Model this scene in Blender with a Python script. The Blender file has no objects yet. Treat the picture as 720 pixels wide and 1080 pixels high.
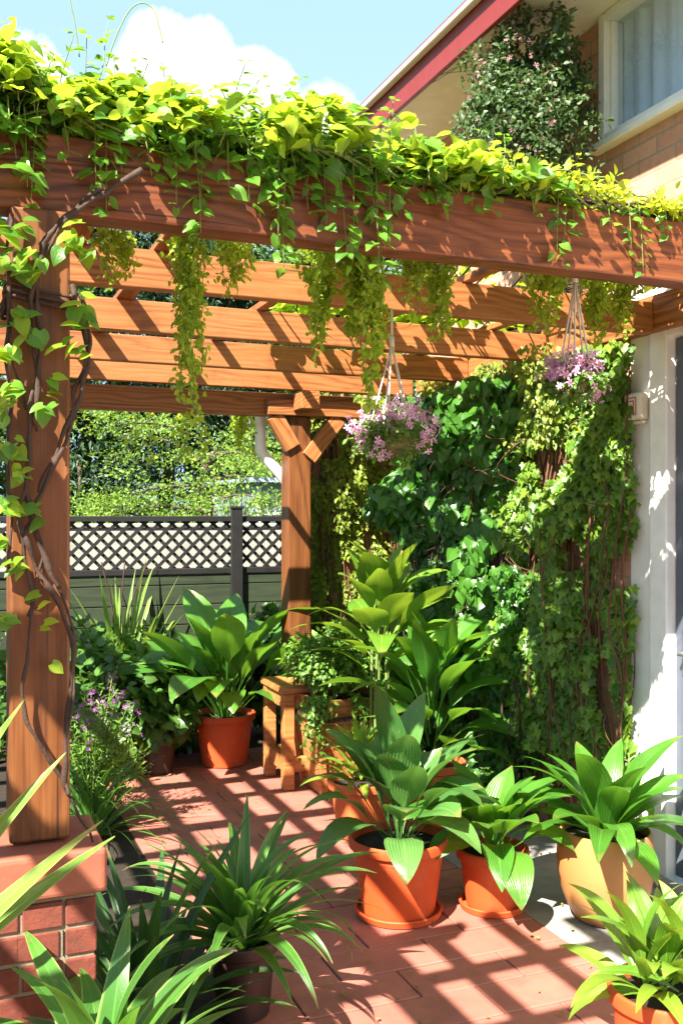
import bpy, bmesh, math, random
import numpy as np
from mathutils import Vector, Matrix, noise

random.seed(7)
RNG = np.random.default_rng(11)
S = bpy.context.scene
COL = S.collection
R = math.radians
F, CX, HY, EYE, YAW = 1030.0, 360.0, 545.0, 1.6, R(22)
SN, CS = math.sin(YAW), math.cos(YAW)

# ------------------------------------------------------------------ helpers
def at(px, py, D):
    """world point seen at pixel (px, py) of the 720x1080 photo at depth D"""
    xc = (px - CX) / F * D
    return Vector((D * SN + xc * CS, D * CS - xc * SN, EYE - (py - HY) / F * D))

def link(o, parent=None):
    COL.objects.link(o)
    if parent is not None:
        o.parent = parent
    return o

def tag(o, label=None, cat=None, group=None, kind=None):
    if label: o['label'] = label
    if cat: o['category'] = cat
    if group: o['group'] = group
    if kind: o['kind'] = kind
    return o

def thing(name, loc, label, cat, group=None, rz=0.0):
    o = bpy.data.objects.new(name, None)
    o.empty_display_size = 0.1
    o.location = loc
    o.rotation_euler = (0, 0, rz)
    link(o)
    return tag(o, label, cat, group)

class MB:
    """collects verts/faces/uvs/material indices and links them as one mesh object"""
    def __init__(s):
        s.v = []; s.f = []; s.uv = []; s.mi = []; s.m = 0
    def face(s, idx, uvs=None):
        s.f.append(tuple(idx)); s.mi.append(s.m)
        s.uv.append(uvs if uvs else [(0.5, 0.5)] * len(idx))
    def box(s, x0, y0, z0, x1, y1, z1):
        b = len(s.v)
        s.v += [(x0,y0,z0),(x1,y0,z0),(x1,y1,z0),(x0,y1,z0),(x0,y0,z1),(x1,y0,z1),(x1,y1,z1),(x0,y1,z1)]
        for q in ((0,3,2,1),(4,5,6,7),(0,1,5,4),(1,2,6,5),(2,3,7,6),(3,0,4,7)):
            s.face([b+i for i in q])
    def hexa(s, pts):
        b = len(s.v); s.v += [tuple(p) for p in pts]
        for q in ((0,3,2,1),(4,5,6,7),(0,1,5,4),(1,2,6,5),(2,3,7,6),(3,0,4,7)):
            s.face([b+i for i in q])
    def tube(s, pts, rad, n=6, cap=True):
        pts = [Vector(p) for p in pts]
        if not hasattr(rad, '__len__'): rad = [rad]*len(pts)
        rings = []
        up = Vector((0.13, 0.21, 0.97))
        for i, p in enumerate(pts):
            d = (pts[min(i+1, len(pts)-1)] - pts[max(i-1, 0)])
            if d.length < 1e-9: d = Vector((0,0,1))
            d.normalize()
            a = d.cross(up)
            if a.length < 1e-3: a = d.cross(Vector((1,0,0)))
            a.normalize(); b = d.cross(a); b.normalize()
            up = a.cross(d)
            ring = []
            for k in range(n):
                t = 2*math.pi*k/n
                q = p + (a*math.cos(t) + b*math.sin(t))*rad[i]
                ring.append(len(s.v)); s.v.append(tuple(q))
            rings.append(ring)
        for i in range(len(rings)-1):
            for k in range(n):
                s.face([rings[i][k], rings[i][(k+1)%n], rings[i+1][(k+1)%n], rings[i+1][k]])
        if cap and n > 2:
            s.face(rings[0][::-1]); s.face(rings[-1])
    def lathe(s, prof, n=48, c=(0,0,0)):
        rings = []
        for (r, z) in prof:
            if r < 1e-6:
                rings.append([len(s.v)]); s.v.append((c[0], c[1], c[2]+z)); continue
            ring = []
            for k in range(n):
                t = 2*math.pi*k/n
                ring.append(len(s.v)); s.v.append((c[0]+r*math.cos(t), c[1]+r*math.sin(t), c[2]+z))
            rings.append(ring)
        for i in range(len(rings)-1):
            A, B = rings[i], rings[i+1]
            for k in range(n):
                k2 = (k+1) % n
                if len(A) == 1 and len(B) == 1: continue
                if len(A) == 1: s.face([A[0], B[k2], B[k]])
                elif len(B) == 1: s.face([A[k], A[k2], B[0]])
                else: s.face([A[k], A[k2], B[k2], B[k]])
    def build(s, name, mats, parent=None, smooth=False, angle=None, bevel=0, bevel_seg=2, offset=None):
        me = bpy.data.meshes.new(name)
        v = s.v
        if offset is not None:
            v = [(a-offset[0], b-offset[1], c-offset[2]) for a, b, c in v]
        me.from_pydata(v, [], s.f)
        uvl = me.uv_layers.new(name='UVMap')
        flat = [c for fu in s.uv for u in fu for c in u]
        uvl.data.foreach_set('uv', flat)
        if not isinstance(mats, (list, tuple)): mats = [mats]
        for m in mats: me.materials.append(m)
        me.polygons.foreach_set('material_index', s.mi)
        if smooth: me.polygons.foreach_set('use_smooth', [True]*len(s.f))
        me.update()
        if angle: me.set_sharp_from_angle(angle=R(angle))
        o = bpy.data.objects.new(name, me)
        if bevel:
            b = o.modifiers.new('bevel', 'BEVEL'); b.width = bevel; b.segments = bevel_seg; b.limit_method = 'ANGLE'; b.angle_limit = R(40)
        return link(o, parent)

def catmull(pts, n=8):
    pts = [Vector(p) for p in pts]
    out = []
    for i in range(len(pts)-1):
        p0 = pts[max(i-1,0)]; p1 = pts[i]; p2 = pts[i+1]; p3 = pts[min(i+2, len(pts)-1)]
        for k in range(n):
            t = k/n
            out.append(0.5*((2*p1)+(p2-p0)*t+(2*p0-5*p1+4*p2-p3)*t*t+(3*p1-p0-3*p2+p3)*t**3))
    out.append(pts[-1])
    return out

# ------------------------------------------------------------------ material helpers
def new_mat(name):
    m = bpy.data.materials.new(name); m.use_nodes = True
    nt = m.node_tree; nt.nodes.clear()
    return m, nt

class NT:
    def __init__(s, nt): s.nt = nt
    def n(s, t, **kw):
        nd = s.nt.nodes.new(t)
        for k, v in kw.items():
            if k.startswith('i_'):
                nd.inputs[k[2:].replace('_', ' ')].default_value = v
            else: setattr(nd, k, v)
        return nd
    def l(s, a, b): s.nt.links.new(a, b)
    def math(s, op, a, b=None, c=None):
        nd = s.nt.nodes.new('ShaderNodeMath'); nd.operation = op
        for i, x in enumerate((a, b, c)):
            if x is None: continue
            if isinstance(x, (int, float)): nd.inputs[i].default_value = x
            else: s.l(x, nd.inputs[i])
        return nd.outputs[0]
    def mix(s, fac, a, b, mode='MIX'):
        nd = s.nt.nodes.new('ShaderNodeMix'); nd.data_type = 'RGBA'; nd.blend_type = mode
        for sock, x in ((nd.inputs[0], fac), (nd.inputs[6], a), (nd.inputs[7], b)):
            if isinstance(x, (int, float)): sock.default_value = x
            elif isinstance(x, (tuple, list)): sock.default_value = (*x[:3], 1)
            else: s.l(x, sock)
        return nd.outputs[2]
    def noise(s, vec, scale, detail=4, rough=0.55, dist=0.0):
        nd = s.n('ShaderNodeTexNoise'); nd.inputs['Scale'].default_value = scale
        nd.inputs['Detail'].default_value = detail; nd.inputs['Roughness'].default_value = rough
        nd.inputs['Distortion'].default_value = dist
        if vec is not None: s.l(vec, nd.inputs['Vector'])
        return nd
    def ramp(s, fac, stops):
        nd = s.n('ShaderNodeValToRGB'); cr = nd.color_ramp
        while len(cr.elements) < len(stops): cr.elements.new(0.5)
        for e, (p, c) in zip(cr.elements, stops):
            e.position = p; e.color = (*c, 1) if len(c) == 3 else c
        s.l(fac, nd.inputs[0]); return nd.outputs[0]
    def remap(s, v, a, b, c=0.0, d=1.0):
        nd = s.n('ShaderNodeMapRange'); s.l(v, nd.inputs[0])
        for i, x in zip((1,2,3,4), (a,b,c,d)): nd.inputs[i].default_value = x
        return nd.outputs[0]
    def mapping(s, vec, scale=(1,1,1), loc=(0,0,0), rot=(0,0,0)):
        nd = s.n('ShaderNodeMapping'); s.l(vec, nd.inputs[0])
        nd.inputs['Location'].default_value = loc; nd.inputs['Scale'].default_value = scale; nd.inputs['Rotation'].default_value = rot
        return nd.outputs[0]
    def bump(s, h, strength=0.3, dist=0.01):
        nd = s.n('ShaderNodeBump'); nd.inputs['Strength'].default_value = strength; nd.inputs['Distance'].default_value = dist
        s.l(h, nd.inputs['Height']); return nd.outputs[0]
    def principled(s, col, rough=0.5, normal=None, spec=0.5, metal=0.0):
        nd = s.n('ShaderNodeBsdfPrincipled')
        if isinstance(col, (tuple, list)): nd.inputs['Base Color'].default_value = (*col[:3], 1)
        else: s.l(col, nd.inputs['Base Color'])
        if isinstance(rough, (int, float)): nd.inputs['Roughness'].default_value = rough
        else: s.l(rough, nd.inputs['Roughness'])
        nd.inputs['Specular IOR Level'].default_value = spec
        nd.inputs['Metallic'].default_value = metal
        if normal is not None: s.l(normal, nd.inputs['Normal'])
        return nd
    def out(s, sh):
        o = s.n('ShaderNodeOutputMaterial'); s.l(sh, o.inputs[0])

def leaf_mat(name, dark, light, trans, tf=0.35, rough=0.42, veins=0, rib=0.25, spec=0.4, edge=None, wear=None):
    m, nt = new_mat(name); t = NT(nt)
    geo = t.n('ShaderNodeNewGeometry'); tc = t.n('ShaderNodeTexCoord')
    sep = t.n('ShaderNodeSeparateXYZ'); t.l(tc.outputs['UV'], sep.inputs[0])
    u = sep.outputs[0]; v = sep.outputs[1]
    col = t.mix(geo.outputs['Random Per Island'], dark, light)
    nz = t.noise(tc.outputs['Object'], 9, 3)
    col = t.mix(t.remap(nz.outputs[0], 0.35, 0.7, 0, 0.45), col, tuple(c*0.55 for c in dark))
    au = t.math('ABSOLUTE', t.math('SUBTRACT', u, 0.5))
    ribm = t.remap(au, 0.0, 0.045, 1, 0)
    col = t.mix(t.math('MULTIPLY', ribm, rib), col, tuple(min(1, c*1.9+0.03) for c in light))
    h = None
    if veins:
        w = t.math('SINE', t.math('MULTIPLY', au, float(veins)))
        h = t.math('MULTIPLY', w, 1.0)
        col = t.mix(t.remap(w, -1, 1, 0, 0.22), col, tuple(c*0.45 for c in dark))
    if edge:
        em = t.remap(au, 0.40, 0.47, 0, 0.8)
        col = t.mix(em, col, edge)
    if wear:
        tip = t.remap(v, 0.86, 1.0, 0, 1)
        wn = t.noise(tc.outputs['Object'], 30, 3)
        wm = t.math('MULTIPLY', tip, t.remap(wn.outputs[0], 0.45, 0.62, 0, 1))
        sp = t.remap(t.noise(tc.outputs['Object'], 55, 2).outputs[0], 0.70, 0.74, 0, 0.6)
        col = t.mix(t.math('MAXIMUM', wm, sp), col, wear)
    nrm = None
    if h is not None: nrm = t.bump(h, 0.35, 0.004)
    else:
        nrm = t.bump(t.noise(tc.outputs['UV'], 7, 3).outputs[0], 0.25, 0.006)
    p = t.principled(col, rough, nrm, spec)
    tr = t.n('ShaderNodeBsdfTranslucent')
    tcx = t.mix(geo.outputs['Random Per Island'], tuple(c*0.7 for c in trans), trans)
    t.l(tcx, tr.inputs[0])
    mx = t.n('ShaderNodeMixShader'); mx.inputs[0].default_value = tf
    t.l(p.outputs[0], mx.inputs[1]); t.l(tr.outputs[0], mx.inputs[2])
    t.out(mx.outputs[0])
    return m

def wood_mat(name, dark, mid, light, rough=0.55, freq=1.0, bump=0.25):
    m, nt = new_mat(name); t = NT(nt)
    tc = t.n('ShaderNodeTexCoord'); oi = t.n('ShaderNodeObjectInfo')
    off = t.n('ShaderNodeCombineXYZ')
    t.l(t.math('MULTIPLY', oi.outputs['Random'], 37.0), off.inputs[0])
    t.l(t.math('MULTIPLY', oi.outputs['Random'], 3.0), off.inputs[1])
    add = t.n('ShaderNodeVectorMath'); add.operation = 'ADD'
    t.l(tc.outputs['Object'], add.inputs[0]); t.l(off.outputs[0], add.inputs[1])
    vec = add.outputs[0]
    low = t.noise(t.mapping(vec, (0.55, 2.2, 2.2)), 1.6, 2, 0.5)
    sep = t.n('ShaderNodeSeparateXYZ'); t.l(vec, sep.inputs[0])
    zz = t.math('ADD', t.math('MULTIPLY', sep.outputs[2], 1.0), t.math('MULTIPLY', sep.outputs[1], 0.6))
    midn = t.noise(t.mapping(vec, (1.6, 16, 16)), 1.0, 3, 0.5)
    ph = t.math('ADD', t.math('MULTIPLY', zz, 230*freq), t.math('ADD', t.math('MULTIPLY', low.outputs[0], 70*freq), t.math('MULTIPLY', midn.outputs[0], 16)))
    ring01 = t.remap(t.math('SINE', ph), -1, 1, 0, 1)
    ring01 = t.math('POWER', ring01, 0.55)
    amp = t.remap(t.noise(t.mapping(vec, (0.9, 6, 6)), 1.0, 2).outputs[0], 0.35, 0.65, 0.25, 1.0)
    fine = t.noise(t.mapping(vec, (3.0, 170, 170)), 1.0, 4, 0.65)
    blot = t.noise(t.mapping(vec, (0.8, 3, 3)), 1.3, 3)
    inv = t.math('MULTIPLY', t.math('SUBTRACT', 1.0, ring01), amp)
    f = t.math('SUBTRACT', t.math('ADD', 0.18, t.math('MULTIPLY', fine.outputs[0], 0.85)), t.math('MULTIPLY', inv, 0.55))
    col = t.ramp(f, [(0.10, dark), (0.48, mid), (0.85, light)])
    col = t.mix(t.remap(blot.outputs[0], 0.35, 0.75, 0, 0.45), col, mid)
    col = t.mix(t.remap(oi.outputs['Random'], 0, 1, 0, 0.25), col, dark)
    dirt = t.noise(vec, 5, 5, 0.7)
    col = t.mix(t.remap(dirt.outputs[0], 0.56, 0.75, 0, 0.5), col, tuple(c*0.55 for c in dark))
    vo = t.n('ShaderNodeTexVoronoi'); vo.inputs['Scale'].default_value = 1.0; t.l(t.mapping(vec, (2.2, 8.5, 8.5)), vo.inputs['Vector'])
    kn = t.remap(vo.outputs['Distance'], 0.07, 0.16, 0.8, 0)
    sel = t.n('ShaderNodeSeparateColor'); t.l(vo.outputs['Color'], sel.inputs[0])
    kn = t.math('MULTIPLY', kn, t.math('GREATER_THAN', sel.outputs[0], 0.55))
    col = t.mix(kn, col, tuple(c*0.7 for c in dark))
    # checks: dark thin splits along the grain
    chk = t.noise(t.mapping(vec, (0.9, 60, 60)), 1.0, 2, 0.5)
    cm = t.remap(chk.outputs[0], 0.69, 0.72, 0, 0.75)
    col = t.mix(cm, col, tuple(c*0.3 for c in dark))
    hh = t.math('SUBTRACT', t.math('MULTIPLY', f, 0.7), cm)
    p = t.principled(col, t.remap(fine.outputs[0], 0.3, 0.7, rough-0.1, rough+0.15), t.bump(hh, bump, 0.006), 0.35)
    t.out(p.outputs[0]); return m

def stone_mat(name, a, b, rough=0.75, scale=8, bump=0.2, stain=None, stain_amt=0.5, fine=80):
    m, nt = new_mat(name); t = NT(nt)
    tc = t.n('ShaderNodeTexCoord'); geo = t.n('ShaderNodeNewGeometry')
    n1 = t.noise(tc.outputs['Object'], scale, 5, 0.6); n2 = t.noise(tc.outputs['Object'], fine, 3, 0.6)
    col = t.mix(t.remap(n1.outputs[0], 0.3, 0.7), a, b)
    col = t.mix(t.remap(geo.outputs['Random Per Island'], 0, 1, 0, 0.45), col, tuple(c*0.72 for c in a))
    if stain:
        n3 = t.noise(tc.outputs['Object'], scale*0.45, 6, 0.65, 0.4)
        col = t.mix(t.remap(n3.outputs[0], 0.52, 0.72, 0, stain_amt), col, stain)
    if name.startswith('terracotta') and 'tile' not in name:
        bl = t.noise(t.mapping(tc.outputs['Object'], (9, 9, 2.2)), 1.0, 6, 0.65, 0.3)
        col = t.mix(t.remap(bl.outputs[0], 0.56, 0.72, 0, 0.26), col, (0.48, 0.28, 0.19))
        gr = t.noise(t.mapping(tc.outputs['Object'], (16, 16, 9), (3, 1, 2)), 1.0, 6, 0.7)
        col = t.mix(t.remap(gr.outputs[0], 0.60, 0.68, 0, 0.5), col, (0.20, 0.075, 0.035))
    h = t.math('ADD', t.math('MULTIPLY', n1.outputs[0], 0.5), n2.outputs[0])
    p = t.principled(col, t.remap(n1.outputs[0], 0.3, 0.7, rough-0.1, rough+0.1), t.bump(h, bump, 0.004), 0.35)
    t.out(p.outputs[0]); return m

def plain_mat(name, col, rough=0.5, metal=0.0, spec=0.5):
    m, nt = new_mat(name); t = NT(nt)
    tc = t.n('ShaderNodeTexCoord'); n1 = t.noise(tc.outputs['Object'], 14, 4)
    c = t.mix(t.remap(n1.outputs[0], 0.35, 0.7, 0, 0.35), col, tuple(x*0.7 for x in col))
    p = t.principled(c, t.remap(n1.outputs[0], 0.3, 0.7, rough-0.06, rough+0.1), t.bump(n1.outputs[0], 0.06, 0.004), spec, metal)
    t.out(p.outputs[0]); return m

def brick_mat(name):
    m, nt = new_mat(name); t = NT(nt)
    tc = t.n('ShaderNodeTexCoord'); sep = t.n('ShaderNodeSeparateXYZ'); t.l(tc.outputs['Object'], sep.inputs[0])
    cmb = t.n('ShaderNodeCombineXYZ'); t.l(t.math('ADD', sep.outputs[0], sep.outputs[1]), cmb.inputs[0]); t.l(sep.outputs[2], cmb.inputs[1])
    wob = t.noise(tc.outputs['Object'], 18, 3)
    vm = t.n('ShaderNodeVectorMath'); vm.operation = 'MULTIPLY_ADD'
    t.l(wob.outputs['Color'], vm.inputs[0]); vm.inputs[1].default_value = (0.004,)*3; t.l(cmb.outputs[0], vm.inputs[2])
    b = t.n('ShaderNodeTexBrick'); t.l(vm.outputs[0], b.inputs[0])
    b.inputs['Color1'].default_value = (0.56, 0.30, 0.20, 1); b.inputs['Color2'].default_value = (0.46, 0.215, 0.135, 1)
    b.inputs['Mortar'].default_value = (0.30, 0.24, 0.18, 1)
    b.inputs['Scale'].default_value = 1.0; b.inputs['Mortar Size'].default_value = 0.005; b.inputs['Mortar Smooth'].default_value = 0.25
    b.inputs['Brick Width'].default_value = 0.235; b.inputs['Row Height'].default_value = 0.078; b.inputs['Bias'].default_value = -0.1
    n1 = t.noise(tc.outputs['Object'], 35, 5, 0.65)
    col = t.mix(t.remap(n1.outputs[0], 0.4, 0.7, 0, 0.3), b.outputs[0], (0.22, 0.09, 0.055))
    h = t.math('SUBTRACT', t.math('MULTIPLY', n1.outputs[0], 0.3), b.outputs['Fac'])
    p = t.principled(col, 0.8, t.bump(h, 0.6, 0.008), 0.3)
    t.out(p.outputs[0]); return m

M = {}
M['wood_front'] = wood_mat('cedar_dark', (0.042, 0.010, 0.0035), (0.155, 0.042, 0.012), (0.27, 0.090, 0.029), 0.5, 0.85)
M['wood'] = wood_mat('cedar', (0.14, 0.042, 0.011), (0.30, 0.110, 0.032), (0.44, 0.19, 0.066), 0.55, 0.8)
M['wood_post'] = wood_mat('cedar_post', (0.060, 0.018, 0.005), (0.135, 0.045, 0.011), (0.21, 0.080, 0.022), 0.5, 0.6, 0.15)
M['wood_tub'] = wood_mat('tub_wood', (0.20, 0.068, 0.02), (0.40, 0.155, 0.045), (0.53, 0.23, 0.085), 0.5, 0.7)
M['brick'] = brick_mat('house_brick')
M['ped_brick'] = stone_mat('plinth_brick', (0.17, 0.042, 0.024), (0.10, 0.026, 0.016), 0.85, 22, 0.5, (0.07, 0.03, 0.02), 0.5)
M['mortar'] = stone_mat('mortar', (0.25, 0.20, 0.14), (0.17, 0.13, 0.09), 0.9, 30, 0.5)
M['cap'] = stone_mat('plinth_cap', (0.29, 0.092, 0.052), (0.22, 0.066, 0.038), 0.7, 9, 0.2, (0.16, 0.07, 0.045), 0.5)
M['tile'] = stone_mat('terracotta_tile', (0.36, 0.132, 0.098), (0.27, 0.090, 0.064), 0.62, 6, 0.22, (0.13, 0.055, 0.04), 0.65, 120)
M['grout'] = stone_mat('grout', (0.10, 0.055, 0.04), (0.06, 0.035, 0.028), 0.9, 20, 0.3)
M['concrete'] = stone_mat('concrete', (0.30, 0.28, 0.26), (0.19, 0.175, 0.16), 0.85, 7, 0.4, (0.07, 0.06, 0.05), 0.6)
M['soil'] = stone_mat('soil', (0.030, 0.019, 0.012), (0.012, 0.008, 0.005), 0.95, 30, 1.0)
M['lawn'] = stone_mat('lawn', (0.06, 0.11, 0.025), (0.035, 0.06, 0.018), 0.95, 5, 0.8)
M['render'] = stone_mat('wall_render', (0.78, 0.77, 0.74), (0.70, 0.69, 0.67), 0.8, 5, 0.12, (0.52, 0.49, 0.44), 0.35)
M['white'] = plain_mat('white_paint', (0.80, 0.79, 0.77), 0.4)
M['soffit'] = plain_mat('soffit_paint', (0.86, 0.82, 0.73), 0.6)
M['fascia'] = plain_mat('red_fascia', (0.17, 0.020, 0.016), 0.4)
M['gutter'] = plain_mat('gutter_metal', (0.62, 0.56, 0.52), 0.4)
M['rooftile'] = stone_mat('roof_tile', (0.19, 0.06, 0.04), (0.13, 0.04, 0.03), 0.8, 6, 0.4)
M['door'] = plain_mat('door_paint', (0.085, 0.10, 0.135), 0.35)
M['metal'] = plain_mat('dull_metal', (0.35, 0.34, 0.32), 0.35, 0.9)
M['black'] = plain_mat('fence_black', (0.005, 0.0045, 0.0045), 0.6)
M['fence_green'] = wood_mat('fence_green', (0.012, 0.018, 0.009), (0.024, 0.036, 0.016), (0.038, 0.054, 0.024), 0.7, 0.4)
M['terracotta'] = stone_mat('terracotta', (0.52, 0.072, 0.015), (0.43, 0.056, 0.012), 0.6, 7, 0.1, (0.44, 0.12, 0.05), 0.35)
M['terracotta_pale'] = stone_mat('terracotta_pale', (0.56, 0.13, 0.036), (0.48, 0.10, 0.028), 0.6, 7, 0.08, (0.5, 0.24, 0.12), 0.4)
M['tan_glaze'] = stone_mat('tan_clay', (0.40, 0.195, 0.066), (0.33, 0.15, 0.048), 0.45, 5, 0.08, (0.33, 0.16, 0.06), 0.35)
M['dark_pot'] = stone_mat('dark_pot', (0.035, 0.018, 0.014), (0.022, 0.012, 0.010), 0.45, 6, 0.1)
M['brown_pot'] = stone_mat('brown_pot', (0.06, 0.026, 0.018), (0.04, 0.018, 0.013), 0.5, 6, 0.1)
M['stem'] = stone_mat('vine_stem', (0.055, 0.030, 0.020), (0.026, 0.016, 0.012), 0.8, 20, 0.6)
M['redstem'] = stone_mat('ivy_stem', (0.15, 0.062, 0.03), (0.08, 0.034, 0.018), 0.8, 20, 0.5)
M['greenstem'] = stone_mat('green_stem', (0.16, 0.22, 0.05), (0.09, 0.14, 0.035), 0.6, 20, 0.2)
M['bark'] = stone_mat('bark', (0.10, 0.07, 0.05), (0.055, 0.04, 0.03), 0.9, 12, 0.8)
M['cord'] = stone_mat('cotton_cord', (0.62, 0.55, 0.46), (0.5, 0.43, 0.35), 0.9, 40, 0.4)
M['moss'] = stone_mat('basket_moss', (0.16, 0.13, 0.05), (0.08, 0.07, 0.03), 0.95, 40, 0.9)
M['beige'] = plain_mat('beige_plastic', (0.62, 0.56, 0.46), 0.45)
M['emblem'] = plain_mat('emblem_red', (0.36, 0.12, 0.07), 0.5)
M['shed'] = plain_mat('shed_sheet', (0.27, 0.33, 0.42), 0.4)
M['curtain'] = plain_mat('curtain_cloth', (0.84, 0.85, 0.92), 0.9)
M['room'] = plain_mat('room_dark', (0.12, 0.12, 0.14), 0.9)

# foliage
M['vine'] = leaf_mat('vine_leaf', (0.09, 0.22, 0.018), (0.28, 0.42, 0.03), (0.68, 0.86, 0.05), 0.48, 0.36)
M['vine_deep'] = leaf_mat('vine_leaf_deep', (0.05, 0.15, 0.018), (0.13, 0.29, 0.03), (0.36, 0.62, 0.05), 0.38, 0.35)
M['vine_yellow'] = leaf_mat('creeper_leaf', (0.18, 0.31, 0.02), (0.38, 0.46, 0.03), (0.75, 0.82, 0.05), 0.46, 0.45)
M['trail'] = leaf_mat('trail_leaf', (0.17, 0.29, 0.02), (0.34, 0.45, 0.03), (0.62, 0.80, 0.05), 0.44, 0.45)
M['ivy_light'] = leaf_mat('ivy_leaf', (0.045, 0.13, 0.014), (0.19, 0.31, 0.028), (0.36, 0.54, 0.04), 0.32, 0.38)
M['ivy_dark'] = leaf_mat('dark_ivy_leaf', (0.024, 0.095, 0.010), (0.07, 0.20, 0.020), (0.14, 0.38, 0.02), 0.28, 0.33)
M['creeper'] = leaf_mat('small_creeper_leaf', (0.09, 0.15, 0.015), (0.26, 0.32, 0.03), (0.45, 0.50, 0.03), 0.32, 0.45)
M['hosta'] = leaf_mat('hosta_leaf', (0.045, 0.16, 0.018), (0.10, 0.27, 0.03), (0.28, 0.58, 0.035), 0.32, 0.33, 75, 0.3, 0.5, None, (0.25, 0.17, 0.05))
M['hosta_grey'] = leaf_mat('hosta_grey_leaf', (0.055, 0.16, 0.035), (0.11, 0.25, 0.055), (0.22, 0.46, 0.06), 0.25, 0.36, 75, 0.3, 0.5, None, (0.25, 0.17, 0.05))
M['hosta_bright'] = leaf_mat('hosta_bright_leaf', (0.10, 0.24, 0.02), (0.20, 0.36, 0.035), (0.42, 0.60, 0.04), 0.32, 0.36, 60, 0.35, 0.5, None, (0.3, 0.2, 0.05))
M['lily'] = leaf_mat('lily_leaf', (0.04, 0.15, 0.015), (0.09, 0.25, 0.025), (0.22, 0.52, 0.03), 0.30, 0.30, 60, 0.35, 0.55, None, (0.25, 0.17, 0.05))
M['strap'] = leaf_mat('strap_leaf', (0.040, 0.14, 0.020), (0.095, 0.25, 0.035), (0.20, 0.46, 0.04), 0.28, 0.33, 110, 0.35, 0.5, (0.22, 0.34, 0.08), (0.32, 0.22, 0.08))
M['strap_dark'] = leaf_mat('strap_dark_leaf', (0.022, 0.075, 0.016), (0.045, 0.12, 0.025), (0.10, 0.28, 0.03), 0.22, 0.36, 110, 0.3, 0.5, None, (0.25, 0.18, 0.07))
M['strap_bright'] = leaf_mat('strap_bright_leaf', (0.11, 0.24, 0.03), (0.20, 0.33, 0.05), (0.38, 0.55, 0.05), 0.32, 0.36, 90, 0.3, 0.5, (0.34, 0.40, 0.12), (0.36, 0.26, 0.1))
M['bush'] = leaf_mat('bush_leaf', (0.035, 0.10, 0.018), (0.09, 0.19, 0.035), (0.20, 0.38, 0.04), 0.28, 0.36)
M['herb'] = leaf_mat('herb_leaf', (0.06, 0.16, 0.02), (0.14, 0.26, 0.03), (0.25, 0.42, 0.04), 0.28, 0.42)
M['yellow_plant'] = leaf_mat('yellow_leaf', (0.12, 0.24, 0.02), (0.26, 0.38, 0.04), (0.45, 0.58, 0.04), 0.33, 0.42)
M['rose'] = leaf_mat('rambler_leaf', (0.025, 0.065, 0.016), (0.085, 0.13, 0.04), (0.12, 0.24, 0.04), 0.22, 0.4)
M['tree_dark'] = leaf_mat('tree_dark_leaf', (0.012, 0.036, 0.014), (0.034, 0.078, 0.026), (0.06, 0.14, 0.03), 0.2, 0.5)
M['tree_mid'] = leaf_mat('tree_mid_leaf', (0.035, 0.09, 0.018), (0.09, 0.17, 0.028), (0.18, 0.32, 0.03), 0.3, 0.5)
M['tree_bright'] = leaf_mat('tree_bright_leaf', (0.09, 0.19, 0.025), (0.21, 0.32, 0.04), (0.36, 0.50, 0.05), 0.35, 0.5)
M['dry'] = leaf_mat('dry_leaf', (0.20, 0.11, 0.03), (0.28, 0.24, 0.04), (0.3, 0.2, 0.05), 0.1, 0.7)
M['pink'] = leaf_mat('pink_petal', (0.72, 0.30, 0.54), (0.92, 0.64, 0.80), (0.90, 0.55, 0.75), 0.3, 0.5)
M['purple'] = leaf_mat('purple_petal', (0.26, 0.05, 0.30), (0.46, 0.16, 0.46), (0.5, 0.2, 0.5), 0.3, 0.5)
M['rosy'] = leaf_mat('rosy_petal', (0.36, 0.14, 0.18), (0.5, 0.3, 0.30), (0.5, 0.3, 0.3), 0.3, 0.5)

# ------------------------------------------------------------------ leaf scattering
def grid_leaf(rows, lobes=0.0, fold=0.25, droop=0.25, wave=0.0):
    """rows: (t, half width). three columns"""
    V = []; U = []; Fc = []
    for i, (t, w) in enumerate(rows):
        z = -droop * t * t
        yb = -lobes if i == 0 else 0
        wv = wave * (1 if i % 2 else -1)
        V += [(-w, t + yb, z + fold*w + wv*w), (0, t, z), (w, t + yb, z + fold*w - wv*w)]
        U += [(0.0, t), (0.5, t), (1.0, t)]
    for i in range(len(rows)-1):
        a = 3*i
        Fc += [(a, a+1, a+4, a+3), (a+1, a+2, a+5, a+4)]
    return np.array(V, float), Fc, U

T_HEART = grid_leaf([(0.0, 0.16), (0.14, 0.40), (0.38, 0.43), (0.68, 0.26), (0.88, 0.10), (1.0, 0.012)], 0.12, 0.30, 0.22, 0.08)
def heart_leaf(wmax, lobes, fold, droop, pw=.62, n=9):
    V = []; U = []; Fc = []; cols = (-1, -.55, 0, .55, 1)
    for i in range(n):
        t = i/(n-1); w = max(.010, wmax*max(0, math.sin(math.pi*min(1, (t*.94+.06)**pw)))**.85)
        for c in cols:
            x = c*w; yb = -lobes*(abs(c)**1.5)*max(0, 1-t*3.2)
            V.append((x, t+yb, -droop*t*t + fold*abs(x)*(1-.8*abs(c)*.5) + .025*math.sin(7*t+2*c)*abs(c))); U.append(((c+1)/2, t))
    m = len(cols)
    for i in range(n-1):
        for k in range(m-1): Fc.append((i*m+k, i*m+k+1, (i+1)*m+k+1, (i+1)*m+k))
    return np.array(V, float), Fc, U
T_HEART = heart_leaf(.43, .13, .28, .25)
T_OVAL = grid_leaf([(0.0, 0.02), (0.2, 0.22), (0.5, 0.29), (0.8, 0.17), (1.0, 0.012)], 0, 0.3, 0.25)
T_LANCE = grid_leaf([(0.0, 0.02), (0.25, 0.12), (0.6, 0.11), (1.0, 0.008)], 0, 0.3, 0.35)
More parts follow.
